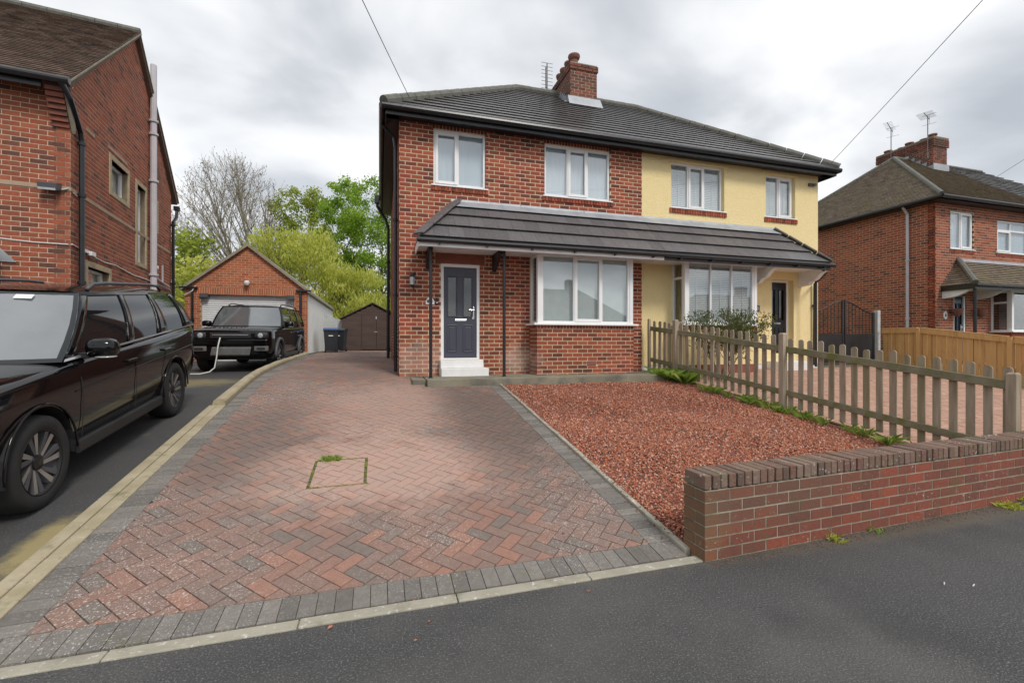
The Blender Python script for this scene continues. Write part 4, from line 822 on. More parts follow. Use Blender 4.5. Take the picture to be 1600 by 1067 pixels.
MB().tube(lp((.013, .02, 3.36), (.013, .5, 3.32), (.013, 1.4, 3.26), (.013, 2.0, 3.29), (.013, 3.1, 3.22), (.013, 4.0, 3.24), (.013, 6.3, 3.2)), .014, 6).build('cable', 'cable', hL)
MB().tube(lp((-7, -.013, 3.40), (-1, -.013, 3.38), (-.5, -.013, 3.345), (-.02, -.013, 3.345)), .012, 6).build('cable', 'cable', hL)
fd = thing('floodlight', tuple(FLL @ Vector((-.22, -.1, 4.25))), 'grey square floodlight on the corner of the gable house', 'light')
MB(FLL).prism([(-.36, -.01, 4.42), (-.36, -.22, 4.36), (-.36, -.20, 4.24), (-.36, -.01, 4.30)], (.25, 0, 0)).build('housing', 'flare', fd, bevel=.01); MB(FLL).prism([(-.35, -.215, 4.27), (-.12, -.215, 4.27), (-.12, -.21, 4.235), (-.35, -.21, 4.235)], (0, .19, .055)).build('lens', 'lamp', fd); MB().tube(lp((-.1, -.05, 4.3), (-.02, -.03, 4.34), (.04, .15, 4.26)), .01, 6).build('cord', 'cable', fd)
cl_ = MB(FLS).box(.42, .62, 3.30, 3.36, .0, .05).box(.62, .80, 3.27, 3.35, .02, .09).build('security_camera', 'white', label='small camera bracket on the gable house above the ground floor window', cat='camera')
ov = thing('overflow_pipe', tuple(FLL @ Vector((.1, 5.4, 3.4))), 'white waste pipe on the far end of the gable wall', 'pipe')
MB().tube(lp((.06, 4.7, 3.36), (.06, 6.0, 3.25)), .025, 6).tube(lp((.06, 5.3, 3.3), (.06, 5.3, 3.8)), .025, 6).build('pipe', 'flue', ov); MB().lathe([(.07, 0), (.05, .05), (.0, .06)], tuple(FLL @ Vector((.05, 4.75, 3.65))), tuple(lx), 10).build('vent', 'white', ov)
MB(FLF).prism([(-3.2, 3.26, .002), (-.95, 3.26, .002), (-.70, 2.98, .002), (-3.2, 2.98, .002)], (0, 0, .02)).prism([(-3.2, 3.24, .02), (-.95, 3.24, .02), (-.72, 2.98, .5), (-3.2, 2.98, .5)], (0, -.03, 0)).build('porch_roof', 'lead', hL)
window(hL, FLF, -3.2, -.95, 1.2, 2.95, [(1, False), (1, False)], back='dark', mat='black')
# ---------------------------------------------------------------- house on the right
RX, RYF, RYB, REZ = 17.42, 10.1, 17.1, 6.2
hR = thing('semi_detached_house', (20, 10.2, .95), 'orange brick house with brown mossy roof beyond the timber fence', 'house')
FRF = frame((0, RYF, 0), (1,0,0), (0,0,1), (0,-1,0)); FRS = frame((RX, RYB, 0), (0,-1,0), (0,0,1), (-1,0,0))
V1 = (18.13, 19.28, 4.70, 5.95); V2 = (20.51, 22.3, 4.70, 5.83); VD = (18.29, 18.90, .95, 3.12)
wr_ = slabwall('wall', FRF, RX, 29, .6, REZ, [V1, V2, VD], 'mortarL', hR); ws_ = slabwall('wall', FRS, 0, RYB-RYF-.003, .6, REZ, [], 'mortarL', hR)
pieces('brick', wr_, bricks(FRF, [(RX, .9), (24, .9), (24, REZ), (RX, REZ)], [V1, V2, VD, (18.08, 19.33, 4.58, 4.68), (20.45, 22.36, 4.58, 4.68)], v0=.9, length=.235, course=.0858, joint=.0135)+soldiers(FRF, 18.08, 19.33, 4.585, 4.675, proud=.02)+soldiers(FRF, 20.45, 22.36, 4.585, 4.675, proud=.02), .04, 'brickL', 150)
pieces('brick', ws_, bricks(FRS, [(0, .9), (RYB-RYF-.003, .9), (RYB-RYF-.003, REZ), (0, REZ)], v0=.9, length=.235, course=.0858, joint=.0135), .04, 'brickL', 150)
window(hR, FRF, *V1, [(1, False), (1.1, True)], transom=None, back='curtain'); window(hR, FRF, *V2, [(1, True), (1.3, False)], transom=.7, back='curtain')
MB(FRF).box(VD[0], VD[0]+.06, VD[2], VD[3], -.1, -.02).box(VD[1]-.07, VD[1], VD[2], VD[3], -.1, -.02).box(VD[0], VD[1], VD[3], VD[3]+.05, -.1, -.02).build('door_frame', 'white', hR); doorleaf(hR, FRF, VD[0]+.06, VD[1]-.072, VD[2], VD[3]-.01, -.06, 'doorn')
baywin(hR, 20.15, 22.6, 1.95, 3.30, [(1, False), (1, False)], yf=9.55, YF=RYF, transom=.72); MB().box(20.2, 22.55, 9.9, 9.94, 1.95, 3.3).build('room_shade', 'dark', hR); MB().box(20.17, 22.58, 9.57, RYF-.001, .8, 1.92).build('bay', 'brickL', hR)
def hiproof(parent, ex0, ex1, ey0, ey1, ez, rz, rx0, rx1, mat):
    ry = (ey0+ey1)/2; rf = MB().add([(ex0, ey0, ez), (ex1, ey0, ez), (ex1, ey1, ez), (ex0, ey1, ez), (rx0, ry, rz), (rx1, ry, rz)], [(0,3,2,1), (0,1,5,4), (2,3,4,5), (0,4,3), (1,2,5)]).build('roof', mat, parent)
    t = math.atan2(rz-ez, ry-ey0); s_ = math.hypot(rz-ez, ry-ey0); t2 = math.atan2(rz-ez, rx0-ex0); s2 = math.hypot(rz-ez, rx0-ex0)
    return rf, frame((0, ey0, ez), (1,0,0), (0, math.cos(t), math.sin(t)), (0, -math.sin(t), math.cos(t))), s_, frame((ex0, ey1, ez), (0,-1,0), (math.cos(t2), 0, math.sin(t2)), (-math.sin(t2), 0, math.cos(t2))), s2, ry
rf, F1, s1, F2, s2, ry = hiproof(hR, RX-.32, 29.5, RYF-.35, RYB+.35, 6.30, 9.36, 20.9, 26.5, 'moss')
it = tiles(F1, [(RX-.32, 0), (22.9, 0), (22.9, s1), (20.9, s1)], .105, .17, .024, gap=.006)+tiles(F2, [(0, 0), (RYB-RYF+.7, 0), ((RYB-RYF+.7)/2, s2)], .105, .17, .024, gap=.006)
pieces('tile', rf, it, .02, 'moss', 150)
pieces('tile', rf, tiles(F1, [(22.91, 0), (29.4, 0), (26.5, s1), (22.91, s1)], .3, .3, .04), .035, 'tile', 60, 'tile_field')
for p, q, n_, m_ in (((RX-.32, RYF-.35, 6.3), (20.9, ry, 9.36), 13, 'ridge'), ((20.9, ry, 9.36), (26.5, ry, 9.36), 13, 'ridge'), ((RX-.32, RYB+.35, 6.3), (20.9, ry, 9.36), 13, 'ridge')):
    p, q = Vector(p), Vector(q)
    for i in range(n_): MB().tube([p.lerp(q, i/n_)+Vector((0,0,.02)), p.lerp(q, (i+1)/n_-.004)+Vector((0,0,.02))], [.072, .078], 8).build('ridge_tile', m_, rf)
MB().tube([(RX-.36, RYF-.39, 6.24), (29, RYF-.39, 6.24)], .06, 8).tube([(RX-.36, RYF-.39, 6.24), (RX-.36, RYB+.3, 6.24)], .06, 8).build('gutter', 'black', hR)
MB().box(RX-.3, 29, RYF-.3, RYF-.002, 6.16, 6.24).box(RX-.3, RX-.002, RYF, RYB, 6.16, 6.24).build('soffit', 'black', hR)
pipe('downpipe', hR, [(RX-.30, 10.87, 6.2), (RX-.07, 10.87, 5.95), (RX-.07, 10.87, .95)], .045, 'flue', [(RX-.07, 10.87, 4.4), (RX-.07, 10.87, 2.4)])
# chimney of the right house
c0, c1, d0_, d1_, CT2 = 21.85, 22.68, 12.75, 14.9, 9.95
cR = MB().box(c0+.01, c1-.01, d0_+.01, d1_-.01, 8.3, CT2-.02).build('chimney', 'mortarL', hR)
it = []
for F_, L_ in ((frame((c0, d0_, 0), (1,0,0), (0,0,1), (0,-1,0)), c1-c0), (frame((c0, d1_, 0), (0,-1,0), (0,0,1), (-1,0,0)), d1_-d0_)): it += bricks(F_, [(0, 8.5), (L_, 8.5), (L_, CT2-.3), (0, CT2-.3)], v0=8.5, proud=0)+bricks(F_, [(-.05, CT2-.3), (L_+.05, CT2-.3), (L_+.05, CT2), (-.05, CT2)], v0=CT2-.3, proud=.05)
pieces('brick', cR, it, .06, 'brickC', 60)
MB().box(c0-.05, c1+.05, d0_-.05, d1_+.05, CT2+.002, CT2+.12).build('chimney_cap', 'moss', cR, bevel=.03)
for i, (y, s_) in enumerate(((12.95, 1), (13.35, 1.1), (13.8, 1), (14.25, .8), (14.65, 1))): MB().lathe([(.12*s_, 0), (.11*s_, .16), (.16*s_, .2), (.16*s_, .25), (.1*s_, .25)], (22.15+.2*(i % 2), y, CT2+.05), n=12).build('chimney_pot', 'terra', cR)
MB().box(c0-.02, c1+.08, d0_-.03, d0_-.005, 8.55, 8.95).build('lead_flashing', 'lead', cR)
for i in range(5): y = d0_+i*.22; zr_ = 6.3+(y-RYF+.35)*(9.36-6.3)/(ry-RYF+.35); MB().box(c0-.02, c0-.004, y, y+.2, zr_-.05, zr_+.2).build('step_flashing', 'lead', cR)
aerial((21.8, 14.3, 9.6), 1.5, 'thin television aerial pointing left on the chimney of the house beyond the timber fence', rad(205), 7, 1.3, .3); aerial((21.78, 12.9, 9.2), 1.75, 'tall television aerial with wide grid on the front corner of the far chimney', rad(200), 8, .9, .5)
# canopy of the right house
cz, czt, cy_ = 3.42, 4.33, 9.2
th = math.atan2(czt-cz, RYF-cy_); SL = math.hypot(czt-cz, RYF-cy_); FCr = frame((0, cy_, cz), (1,0,0), (0, math.cos(th), math.sin(th)), (0, -math.sin(th), math.cos(th)))
cb_ = MB().add([(17.65, cy_, cz-.01), (24, cy_, cz-.01), (24, RYF-.001, cz-.01), (17.65, RYF-.001, cz-.01), (18.5, RYF-.001, czt-.01), (24, RYF-.001, czt-.01)], [(0,3,2,1), (0,1,5,4), (0,4,3), (1,2,5), (2,3,4,5)]).build('canopy', 'moss', hR)
th2 = math.atan2(czt-cz, .85); S2 = math.hypot(czt-cz, .85); FCl = frame((17.65, RYF, cz), (0,-1,0), (math.cos(th2), 0, math.sin(th2)), (-math.sin(th2), 0, math.cos(th2)))
pieces('tile', cb_, tiles(FCr, [(17.65, 0), (24, 0), (24, SL-.1), (18.45, SL-.1)], .105, .17, .026, gap=.008)+tiles(FCl, [(0, 0), (.9, 0), (0, S2)], .105, .17, .024, gap=.006), .02, 'moss', 150)
MB(FCr).prism([(18.45, SL-.14, .03), (24, SL-.14, .03), (24, SL+.1, .03), (18.45, SL+.1, .03)], (0, 0, .012)).build('lead_flashing', 'lead', cb_); MB().tube([(17.65, cy_, cz+.04), (18.5, RYF, czt+.05)], .08, 8).build('hip_tile', 'ridge', cb_)
MB().box(17.66, 24, cy_+.01, cy_+.03, cz-.16, cz-.015).box(17.66, 17.68, cy_+.03, RYF-.01, cz-.16, cz-.015).tube([(17.6, cy_-.04, cz-.05), (24, cy_-.04, cz-.05)], .05, 8).build('gutter', 'black', hR); MB().box(17.7, 24, cy_+.04, RYF-.01, cz-.12, cz-.08).build('soffit', 'paintw', hR)
for x in (17.72, 19.25): MB().prism([(x, RYF-.002, 3.33), (x, 9.25, 3.33), (x, 9.3, 3.28), (x, 9.55, 3.14), (x, 9.75, 3.06), (x, RYF-.002, 3.02)], (.12, 0, 0)).build('canopy_bracket', 'paintw', hR)
MB().tube([(17.75, 9.26, .9), (17.75, 9.26, 3.32)], .045, 8).build('porch_post', 'iron', hR)
ovs = MB(FRF).prism([(17.86+.085*math.cos(t), 2.48+.13*math.sin(t), .006) for t in np.linspace(0, 6.283, 16)[:-1]], (0, 0, .02)).build('oval_plaque', 'white', label='white oval house plaque on the brick house beyond the timber fence', cat='plaque'); MB(FRF).prism([(17.86+.03*math.cos(t), 2.48+.06*math.sin(t), .027) for t in np.linspace(0, 6.283, 10)[:-1]], (0, 0, .003)).build('plaque_mark', 'iron', ovs)
for x, lab in ((18.15, 'terracotta wall planter left of the navy door beyond the timber fence'), (19.35, 'terracotta wall planter right of the navy door beyond the timber fence')): MB(FRF).lathe([(.04, -.2), (.13, -.06), (.17, .06), (.16, .07), (.14, .05)], (x, 2.62, .17), (0,1,0), 12).build('wall_planter', 'terra', label=lab, cat='planter')
# ---------------------------------------------------------------- garage
g0, g1, gy, gy1, gz, ge, ga = -6.60, -2.62, 18.5, 28.5, .7, 3.62, 5.20
gm = (g0+g1)/2
gh = thing('garage', (gm, gy, .92), 'orange brick garage with white roller door and white side wall', 'garage')
FG = frame((0, gy, 0), (1,0,0), (0,0,1), (0,-1,0)); GD = (-6.12, -3.08, .85, 3.31)
wg = slabwall('wall', FG, g0, g1, gz, ge, [GD], 'mortarL', gh); MB(FG).prism([(g0, ge+.001, -.22), (g1, ge+.001, -.22), (gm, ga-.06, -.22)], (0, 0, .22)).build('gable', 'mortarL', gh)
it = bricks(FG, [(g0, .85), (g1, .85), (g1, ge), (gm, ga-.06), (g0, ge)], [GD, (-6.3, -2.9, 3.33, 3.555)], v0=.85, joint=.012, course=.0858)+soldiers(FG, -6.3, -2.9, 3.335, 3.55)
pieces('brick', wg, it, .04, 'brickG', 300)
MB().box(g1-.22, g1-.001, gy+.222, gy1, 1.16, ge).build('side_wall', 'whitewall', gh); MB().box(g1-.2, g1+.012, gy+.23, gy1, .8, 1.158).build('plinth', 'flare', gh); MB().box(g0, g0+.2, gy+.222, gy1, gz, ge).build('side_wall', 'mortarL', gh)
rd = MB(FG).box(GD[0]+.001, GD[1]-.001, .85, 3.3, -.2, -.17).build('roller_door', 'roller', gh)
for i in range(31): z = .87+i*.078; MB(FG).prism([(GD[0]+.04, z, -.168), (GD[0]+.04, z+.02, -.15), (GD[0]+.04, z+.055, -.15), (GD[0]+.04, z+.074, -.168)], (GD[1]-GD[0]-.08, 0, 0)).build('slat', 'roller', rd)
for x in (GD[0]+.11, GD[1]-.11): MB(FG).box(x-.13, x+.13, 3.2, 3.34, -.10, .07).build('door_housing', 'flare', gh)
MB().add([(g0-.1, gy-.12, ge-.09), (gm, gy-.12, ga), (g1+.1, gy-.12, ge-.09), (g0-.1, gy1, ge-.09), (gm, gy1, ga), (g1+.1, gy1, ge-.09), (g0-.1, gy-.12, ge-.20), (gm, gy-.12, ga-.11), (g1+.1, gy-.12, ge-.20), (g0-.1, gy1, ge-.20), (gm, gy1, ga-.11), (g1+.1, gy1, ge-.20)],
         [(0,1,4,3), (1,2,5,4), (0,6,7,1), (1,7,8,2), (6,9,10,7), (7,10,11,8), (0,3,9,6), (2,8,11,5)]).build('roof', 'conc', gh)
for x in (-6.36, -2.84): pipe('downpipe', gh, [(x, gy-.06, 3.5), (x, gy-.06, .9)], .045, 'black', [(x, gy-.06, 2.4)])
for x0, x1 in ((g0-.14, -6.2), (-3.0, g1+.14)): MB().box(x0, x1, gy-.12, gy-.005, 3.50, 3.56).build('gutter_return', 'black', gh)
MB().tube([(-6.6, gy-.05, 3.25), (-6.35, gy-.1, 3.4), (-6.25, gy-.06, 3.6)], .02, 6).build('cable', 'cable', gh)
sc_ = thing('security_camera', (-4.65, gy-.1, 3.7), 'white dome security camera on the garage gable', 'camera'); MB(FG).box(-4.72, -4.66, 3.68, 3.86, .005, .05).build('bracket', 'flare', sc_); MB().lathe([(.0, -.09), (.06, -.07), (.09, 0), (.09, .06), (.05, .09)], (-4.62, gy-.14, 3.74), n=12).build('dome', 'white', sc_)
# ---------------------------------------------------------------- shed, screen fence, bins
sx0, sx1, sy, sm = -1.74, 1.1, 23.2, -.32
sh = thing('garden_shed', (sm, sy, 1.18), 'dark brown timber shed with double doors at the end of the drive', 'shed')
z = 1.2
MB().prism([(sx0+.02, sy+.03, 1.1), (sx1-.02, sy+.03, 1.1), (sx1-.02, sy+.03, 2.74), (sm, sy+.03, 3.42), (sx0+.02, sy+.03, 2.74)], (0, 2.4, 0)).build('body', 'shed', sh)
while z < 3.36:
    x0, x1 = (sx0, sx1) if z < 2.68 else (lerp(sx0, sm, (z+.1-2.74)/.72), lerp(sx1, sm, (z+.1-2.74)/.72))
    if x1-x0 > .1: MB().prism([(x0, sy, z), (x0, sy+.03, z), (x0, sy+.03, z+.12), (x0, sy+.018, z+.12)], (x1-x0, 0, 0)).build('plank', 'shed', sh)
    z += .118
for a, c in ((-.82, -.15), (-.13, .55)):
    d_ = MB().box(a, c, sy-.03, sy-.004, 1.22, 2.93).build('door', 'shed', sh)
    for i in range(6): w_ = (c-a)/6; MB().box(a+i*w_+.003, a+(i+1)*w_-.003, sy-.042, sy-.031, 1.22, 2.93).build('plank', 'shed', d_)
MB().box(-.17, -.12, sy-.056, sy-.044, 2.72, 2.86).box(-.24, -.1, sy-.056, sy-.044, 2.08, 2.11).build('latch', 'steel', sh)
for s_ in (-1, 1):
    p = [(sx0-.1, 2.70), (sm, 3.5)] if s_ < 0 else [(sx1+.1, 2.70), (sm, 3.5)]
    MB().prism([(p[0][0], sy-.08, p[0][1]), (p[1][0], sy-.08, p[1][1]), (p[1][0], sy-.08, p[1][1]+.05), (p[0][0], sy-.08, p[0][1]+.05)], (0, 2.6, 0)).build('roof', 'felt', sh)
sf = thing('panel_fence', (-2.2, 23.6, 1.2), 'grey timber fence panel between the garage and the shed', 'fence')
for i in range(8): MB().box(-2.65+i*.115, -2.65+i*.115+.11, 23.6, 23.63, 1.1, 2.95-.04*i).build('board', 'gatepost', sf)
lf = thing('panel_fence', (-6.9, 18.3, .9), 'dark green fence boards left of the garage', 'fence')
for i in range(9): MB().box(-7.75+i*.125, -7.75+i*.125+.12, 18.4, 18.43, .8, 3.0).build('board', 'barkg', lf)
def wheelie(x, y, z, rot, label, lid, h=1.05):
    t = thing('wheelie_bin', (x, y, z), label, 'bin', 'bins beside the garage'); F_ = Matrix.Translation((x, y, z)) @ Matrix.Rotation(rot, 4, 'Z')
    b = MB(F_); b.add([(-.23,-.25,.06),(.23,-.25,.06),(.23,.25,.06),(-.23,.25,.06),(-.29,-.33,h-.1),(.29,-.33,h-.1),(.29,.33,h-.1),(-.29,.33,h-.1)], [(0,3,2,1),(4,5,6,7),(0,1,5,4),(1,2,6,5),(2,3,7,6),(3,0,4,7)]); b.build('body', 'bin', t, bevel=.02)
    MB(F_).box(-.31, .31, -.36, .36, h-.14, h-.08).build('rim', 'bin', t, bevel=.01); MB(F_).prism([(-.30,-.37,h-.078),(-.30,.36,h-.078),(-.30,.34,h),(-.30,-.2,h-.01)], (.60, 0, 0)).build('lid', lid, t, bevel=.015)
    MB(F_).box(-.09, .09, -.325, -.30, h-.36, h-.32).build('emblem', 'white', t)
    for s_ in (-1, 1): MB(F_).lathe([(.1, 0), (.1, .05)], (.24*s_-.025, .28, .10), (1,0,0), 12).build('wheel', 'tyre', t)
wheelie(-1.98, 20.6, zo(20.6), rad(4), 'dark wheelie bin with blue lid by the white garage wall', 'binb'); wheelie(-1.72, 21.5, zo(21.5), rad(-8), 'black wheelie bin behind the blue-lidded one', 'bin')
# ---------------------------------------------------------------- cars
def ell(b, c, r, n=14, m=8, p=1.0):
    rows = []
    for i in range(m+1):
        t = math.pi*i/m-math.pi/2; row = []
        for k in range(n+1):
            a = 2*math.pi*k/n; f = lambda v: math.copysign(abs(v)**p, v)
            row.append((c[0]+r[0]*f(math.cos(t))*f(math.cos(a)), c[1]+r[1]*f(math.cos(t))*f(math.sin(a)), c[2]+r[2]*f(math.sin(t))))
        rows.append(row)
    return b.grid(rows)
def solid(o, cutters):
    """cut the wheel arches for real and keep the plain mesh"""
    for c in cutters:
        m = o.modifiers.new('cut', 'BOOLEAN'); m.operation = 'DIFFERENCE'; m.object = c; m.solver = 'EXACT'
    bpy.context.view_layer.update(); dg = bpy.context.evaluated_depsgraph_get(); me = bpy.data.meshes.new_from_object(o.evaluated_get(dg)); o.modifiers.clear(); old = o.data; o.data = me; me.name = old.name
    for c in cutters: bpy.data.objects.remove(c)
def car(name, loc, fwd, up, label, S):
    x_ = Vector(fwd).normalized(); z_ = Vector(up); z_ = (z_-x_*z_.dot(x_)).normalized(); y_ = z_.cross(x_); F = frame(loc, x_, y_, z_)
    t = thing(name, loc, label, 'car'); hw = S['hw']; Rw = S['R']; ax = S['axles']
    # lower body, lofted and subdivided, arches cut out
    rows = []
    for x, w_, zl, zs, zt in S['body']:
        half = [(0, zl), (.84*w_, zl), (.955*w_, zl+.07), (.99*w_, lerp(zl, zs, .42)), (w_, lerp(zl, zs, .74)), (.988*w_, zs-.055), (S.get('sh', .94)*w_, zs), (.58*w_, lerp(zs, zt, .85)), (0, zt)]
        rows.append([(x, y, z) for y, z in half]+[(x, -y, z) for y, z in half[-2:0:-1]])
    b = MB(F); n = len(rows[0]); b.grid([r+[r[0]] for r in rows]); b.add(rows[0], [tuple(range(n))]); b.add(rows[-1], [tuple(range(n-1, -1, -1))])
    v = b.v; uniq = {}; idx = []
    for p in v: k = tuple(round(q, 5) for q in p); idx.append(uniq.setdefault(k, len(uniq)))
    b.v = list(uniq); b.f = [tuple(dict.fromkeys(idx[i] for i in f)) for f in b.f]
    body = b.build('body', 'paint', t, smooth=True, subsurf=2)
    cut = []
    for xa in ax:
        c = MB(F).lathe([(Rw+.055, .0), (Rw+.055, 2.6)], (xa, -1.3, Rw+.01), (0,1,0), 40); c.v and None
        cut.append(c.build('cutter', 'trim'))
    solid(body, cut)
    for f_ in body.data.polygons: f_.use_smooth = True
    try: body.data.set_sharp_from_angle(angle=rad(35))
    except Exception: pass
    MB(F).box(ax[1]-.5, ax[0]+.5, -hw+.32, hw-.32, S['body'][3][2]-.02, .75).build('floor_pan', 'trim', t)
    for xa in ax:
        for s_ in (-1, 1):
            lin = []
            for i in range(15):
                a = math.pi*(-.05+1.1*i/14); lin.append([(xa+(Rw+.05)*math.cos(a), s_*(hw-.36), Rw+.01+(Rw+.05)*math.sin(a)), (xa+(Rw+.05)*math.cos(a), s_*(hw-.012), Rw+.01+(Rw+.05)*math.sin(a))])
            MB(F).grid(lin).build('arch_liner', 'trim', t)
            arc = [(xa+(Rw+.075)*math.cos(a), s_*(hw-.004), Rw+.01+(Rw+.075)*math.sin(a)) for a in [math.pi*(-.02+1.04*i/18) for i in range(19)]]
            MB(F).tube(arc, S.get('lip', .009), 6).build('arch_trim', S.get('lipmat', 'paint'), t, smooth=True)
            cy = s_*(hw-.145); q = F.to_3x3() @ Vector((0, s_, 0)); c = F @ Vector((xa, cy, Rw))
            wh = MB().lathe([(Rw*.66, -.115), (Rw*.72, -.13), (Rw*.9, -.135), (Rw*.975, -.115), (Rw, -.06), (Rw, .06), (Rw*.975, .115), (Rw*.9, .135), (Rw*.72, .13), (Rw*.66, .115), (Rw*.64, .06)], c, q, 40, caps=False).build('wheel', 'tyre', t, smooth=True)
            MB().lathe([(Rw*.66, .118), (Rw*.675, .128), (Rw*.69, .118), (Rw*.655, .10), (Rw*.62, .02), (Rw*.3, .0), (Rw*.01, .0)], c, q, 40, caps=False).build('rim', 'alloy', wh, smooth=True)
            e1 = q.orthogonal().normalized(); e2 = q.cross(e1)
            for k in range(S.get('spokes', 14)):
                a = 2*math.pi*k/S.get('spokes', 14)+(.08 if k % 2 else -.05); a2 = a+.5
                p0 = c+(e1*math.cos(a)+e2*math.sin(a))*Rw*.13+q*.085; p1 = c+(e1*math.cos(a2)+e2*math.sin(a2))*Rw*.645+q*.112; d = (p1-p0).normalized(); n_ = q.cross(d)
                sp_ = MB(); w0, w1 = Rw*.032, Rw*S.get('sw', .062)
                sp_.add([p0-n_*w0, p0+n_*w0, p1+n_*w1, p1-n_*w1, p0-n_*w0-q*.04, p0+n_*w0-q*.04, p1+n_*w1-q*.05, p1-n_*w1-q*.05], [(0,1,2,3),(0,4,5,1),(1,5,6,2),(2,6,7,3),(3,7,4,0)]); sp_.build('spoke', 'spoke' if k % 2 else S.get('spoke2', 'flare'), wh)
            MB().lathe([(Rw*.17, .06), (Rw*.16, .10), (Rw*.06, .112), (.001, .112)], c, q, 16).build('hub', 'alloy', wh)
    # glasshouse
    (xf0, xf1), (xr0, xr1), (zb, zr), (yb, yt), bul, bulr = S['gh']
    xf = lambda h: lerp(xf0, xf1, h); xr = lambda h: lerp(xr0, xr1, h); zz_ = lambda h, x=None: lerp(zb, zr, h)+S.get('rise', 0)*(1-h)*((xf0-(x if x is not None else xf0))/(xf0-xr0)); Yh = lambda h: lerp(yb, yt, h)+.035*math.sin(math.pi*h)
    hh = [i/8 for i in range(9)]
    def sp(tt, h, s_, off=0): x = lerp(xf(h), xr(h), tt); return (x, s_*(Yh(h)+off), zz_(h, x))
    for s_ in (-1, 1): MB(F).grid([[sp(k/12, h, s_) for k in range(13)] for h in hh], flip=s_ > 0).build('side_glass', 'cglass', t, smooth=True)
    ws_f = lambda h, k, off=0: (xf(h)+bul*(1-k*k)+off, k*Yh(h), zz_(h, xf(h)))
    MB(F).grid([[ws_f(h, -1+2*k/12) for k in range(13)] for h in hh]).build('windscreen', 'wscreen', t, smooth=True)
    for k0, k1, h0, h1 in ((-1, 1, 0, .05), (-1, 1, .955, 1), (-1, -.955, .05, .955), (.955, 1, .05, .955)): MB(F).grid([[ws_f(lerp(h0, h1, i/4), lerp(k0, k1, k/8), .005) for k in range(9)] for i in range(5)]).build('windscreen_border', 'cglass', t, smooth=True)
    MB(F).grid([[(xr(h)-bulr*(1-(k/6-1)**2), (k/6-1)*Yh(h), zz_(h, xr(h))) for k in range(13)] for h in hh], flip=True).build('rear_glass', 'cglass', t, smooth=True)
    rr_ = []
    for i in range(13):
        s_ = i/12; row = []
        for k in range(13):
            q = k/6-1; xa_, xb_ = xf(1)+bul*(1-q*q)+.01, xr(1)-bulr*(1-q*q)-.02; ed = max(0, 1-abs(q)**4); row.append((lerp(xa_, xb_, s_), q*(Yh(1)+.012), zr-.005+S['crown']*(ed**.6)*(1-.75*abs(2*s_-1)**5)))
        rr_.append(row)
    MB(F).grid(rr_, flip=True).build('roof', S.get('roofmat', 'paint'), t, smooth=True)
    def patch(nm, b0, b1, t0, t1, h0, h1, mat='paint', off=.007):
        for s_ in (-1, 1):
            g = [[sp(lerp(lerp(b0, t0, h), lerp(b1, t1, h), k/3), h, s_, off) for k in range(4)] for h in [lerp(h0, h1, i/6) for i in range(7)]]
            o = MB(F).grid(g, flip=s_ > 0).build(nm, mat, t, smooth=True); m = o.modifiers.new('th', 'SOLIDIFY'); m.thickness = .012; m.offset = 0
    for p in S['pillars']: patch('pillar', *p)
    patch('belt_trim', 0, 1, 0, 1, 0, .035, S.get('belt', 'spoke'), .012); patch('roof_edge', 0, 1, 0, 1, .94, 1.0)
    for s_ in (-1, 1):
        mb_ = MB(F); ell(mb_, (S['mir'], s_*(hw+.10), zb+.09), (.10, .125, .095), p=.7); mi_ = mb_.build('wing_mirror', 'paint', t, smooth=True)
        MB(F).box(S['mir']-.05, S['mir']+.04, s_*(hw-.1) if s_ > 0 else s_*(hw+.02), s_*(hw+.02) if s_ > 0 else s_*(hw-.1), zb-.0, zb+.045).build('mirror_arm', 'trim', mi_)
        mb_ = MB(F); ell(mb_, (S['mir']+.03, s_*(hw+.13), zb+.012), (.07, .09, .012)); mb_.build('mirror_lamp', 'lamp', mi_, smooth=True)
        for xs_, lean in S['seams']: MB(F).tube([(xs_, s_*(hw*.975), S['body'][3][2]+.12), (xs_, s_*(hw+.001), .72), (xs_-lean*.4, s_*(hw+.0), .95), (xs_-lean, s_*(hw*.955), zb-.02)], .0032, 5).build('door_seam', 'tyre', t)
        for xd in S['handles']: MB(F).box(xd-.11, xd+.11, s_*hw-.012, s_*hw+.03, S['hz'], S['hz']+.028).build('door_handle', 'paint', t, bevel=.01)
        if S.get('rails'):
            a_, b_ = S['rails']; MB(F).tube([(a_, s_*(yt-.05), zr+.03), (a_-.12, s_*(yt-.05), zr+.085), (a_-.4, s_*(yt-.06), zr+.10), (b_+.4, s_*(yt-.06), zr+.10), (b_+.1, s_*(yt-.05), zr+.085), (b_, s_*(yt-.05), zr+.03)], .02, 8).build('roof_rail', 'flare', t, smooth=True)
        MB(F).box(ax[1]+Rw+.1, ax[0]-Rw-.1, s_*hw-.10, s_*hw-.01, S['body'][3][2]-.02, S['body'][3][2]+.10).build('side_sill', 'trim', t, bevel=.02)
    return t, F, body
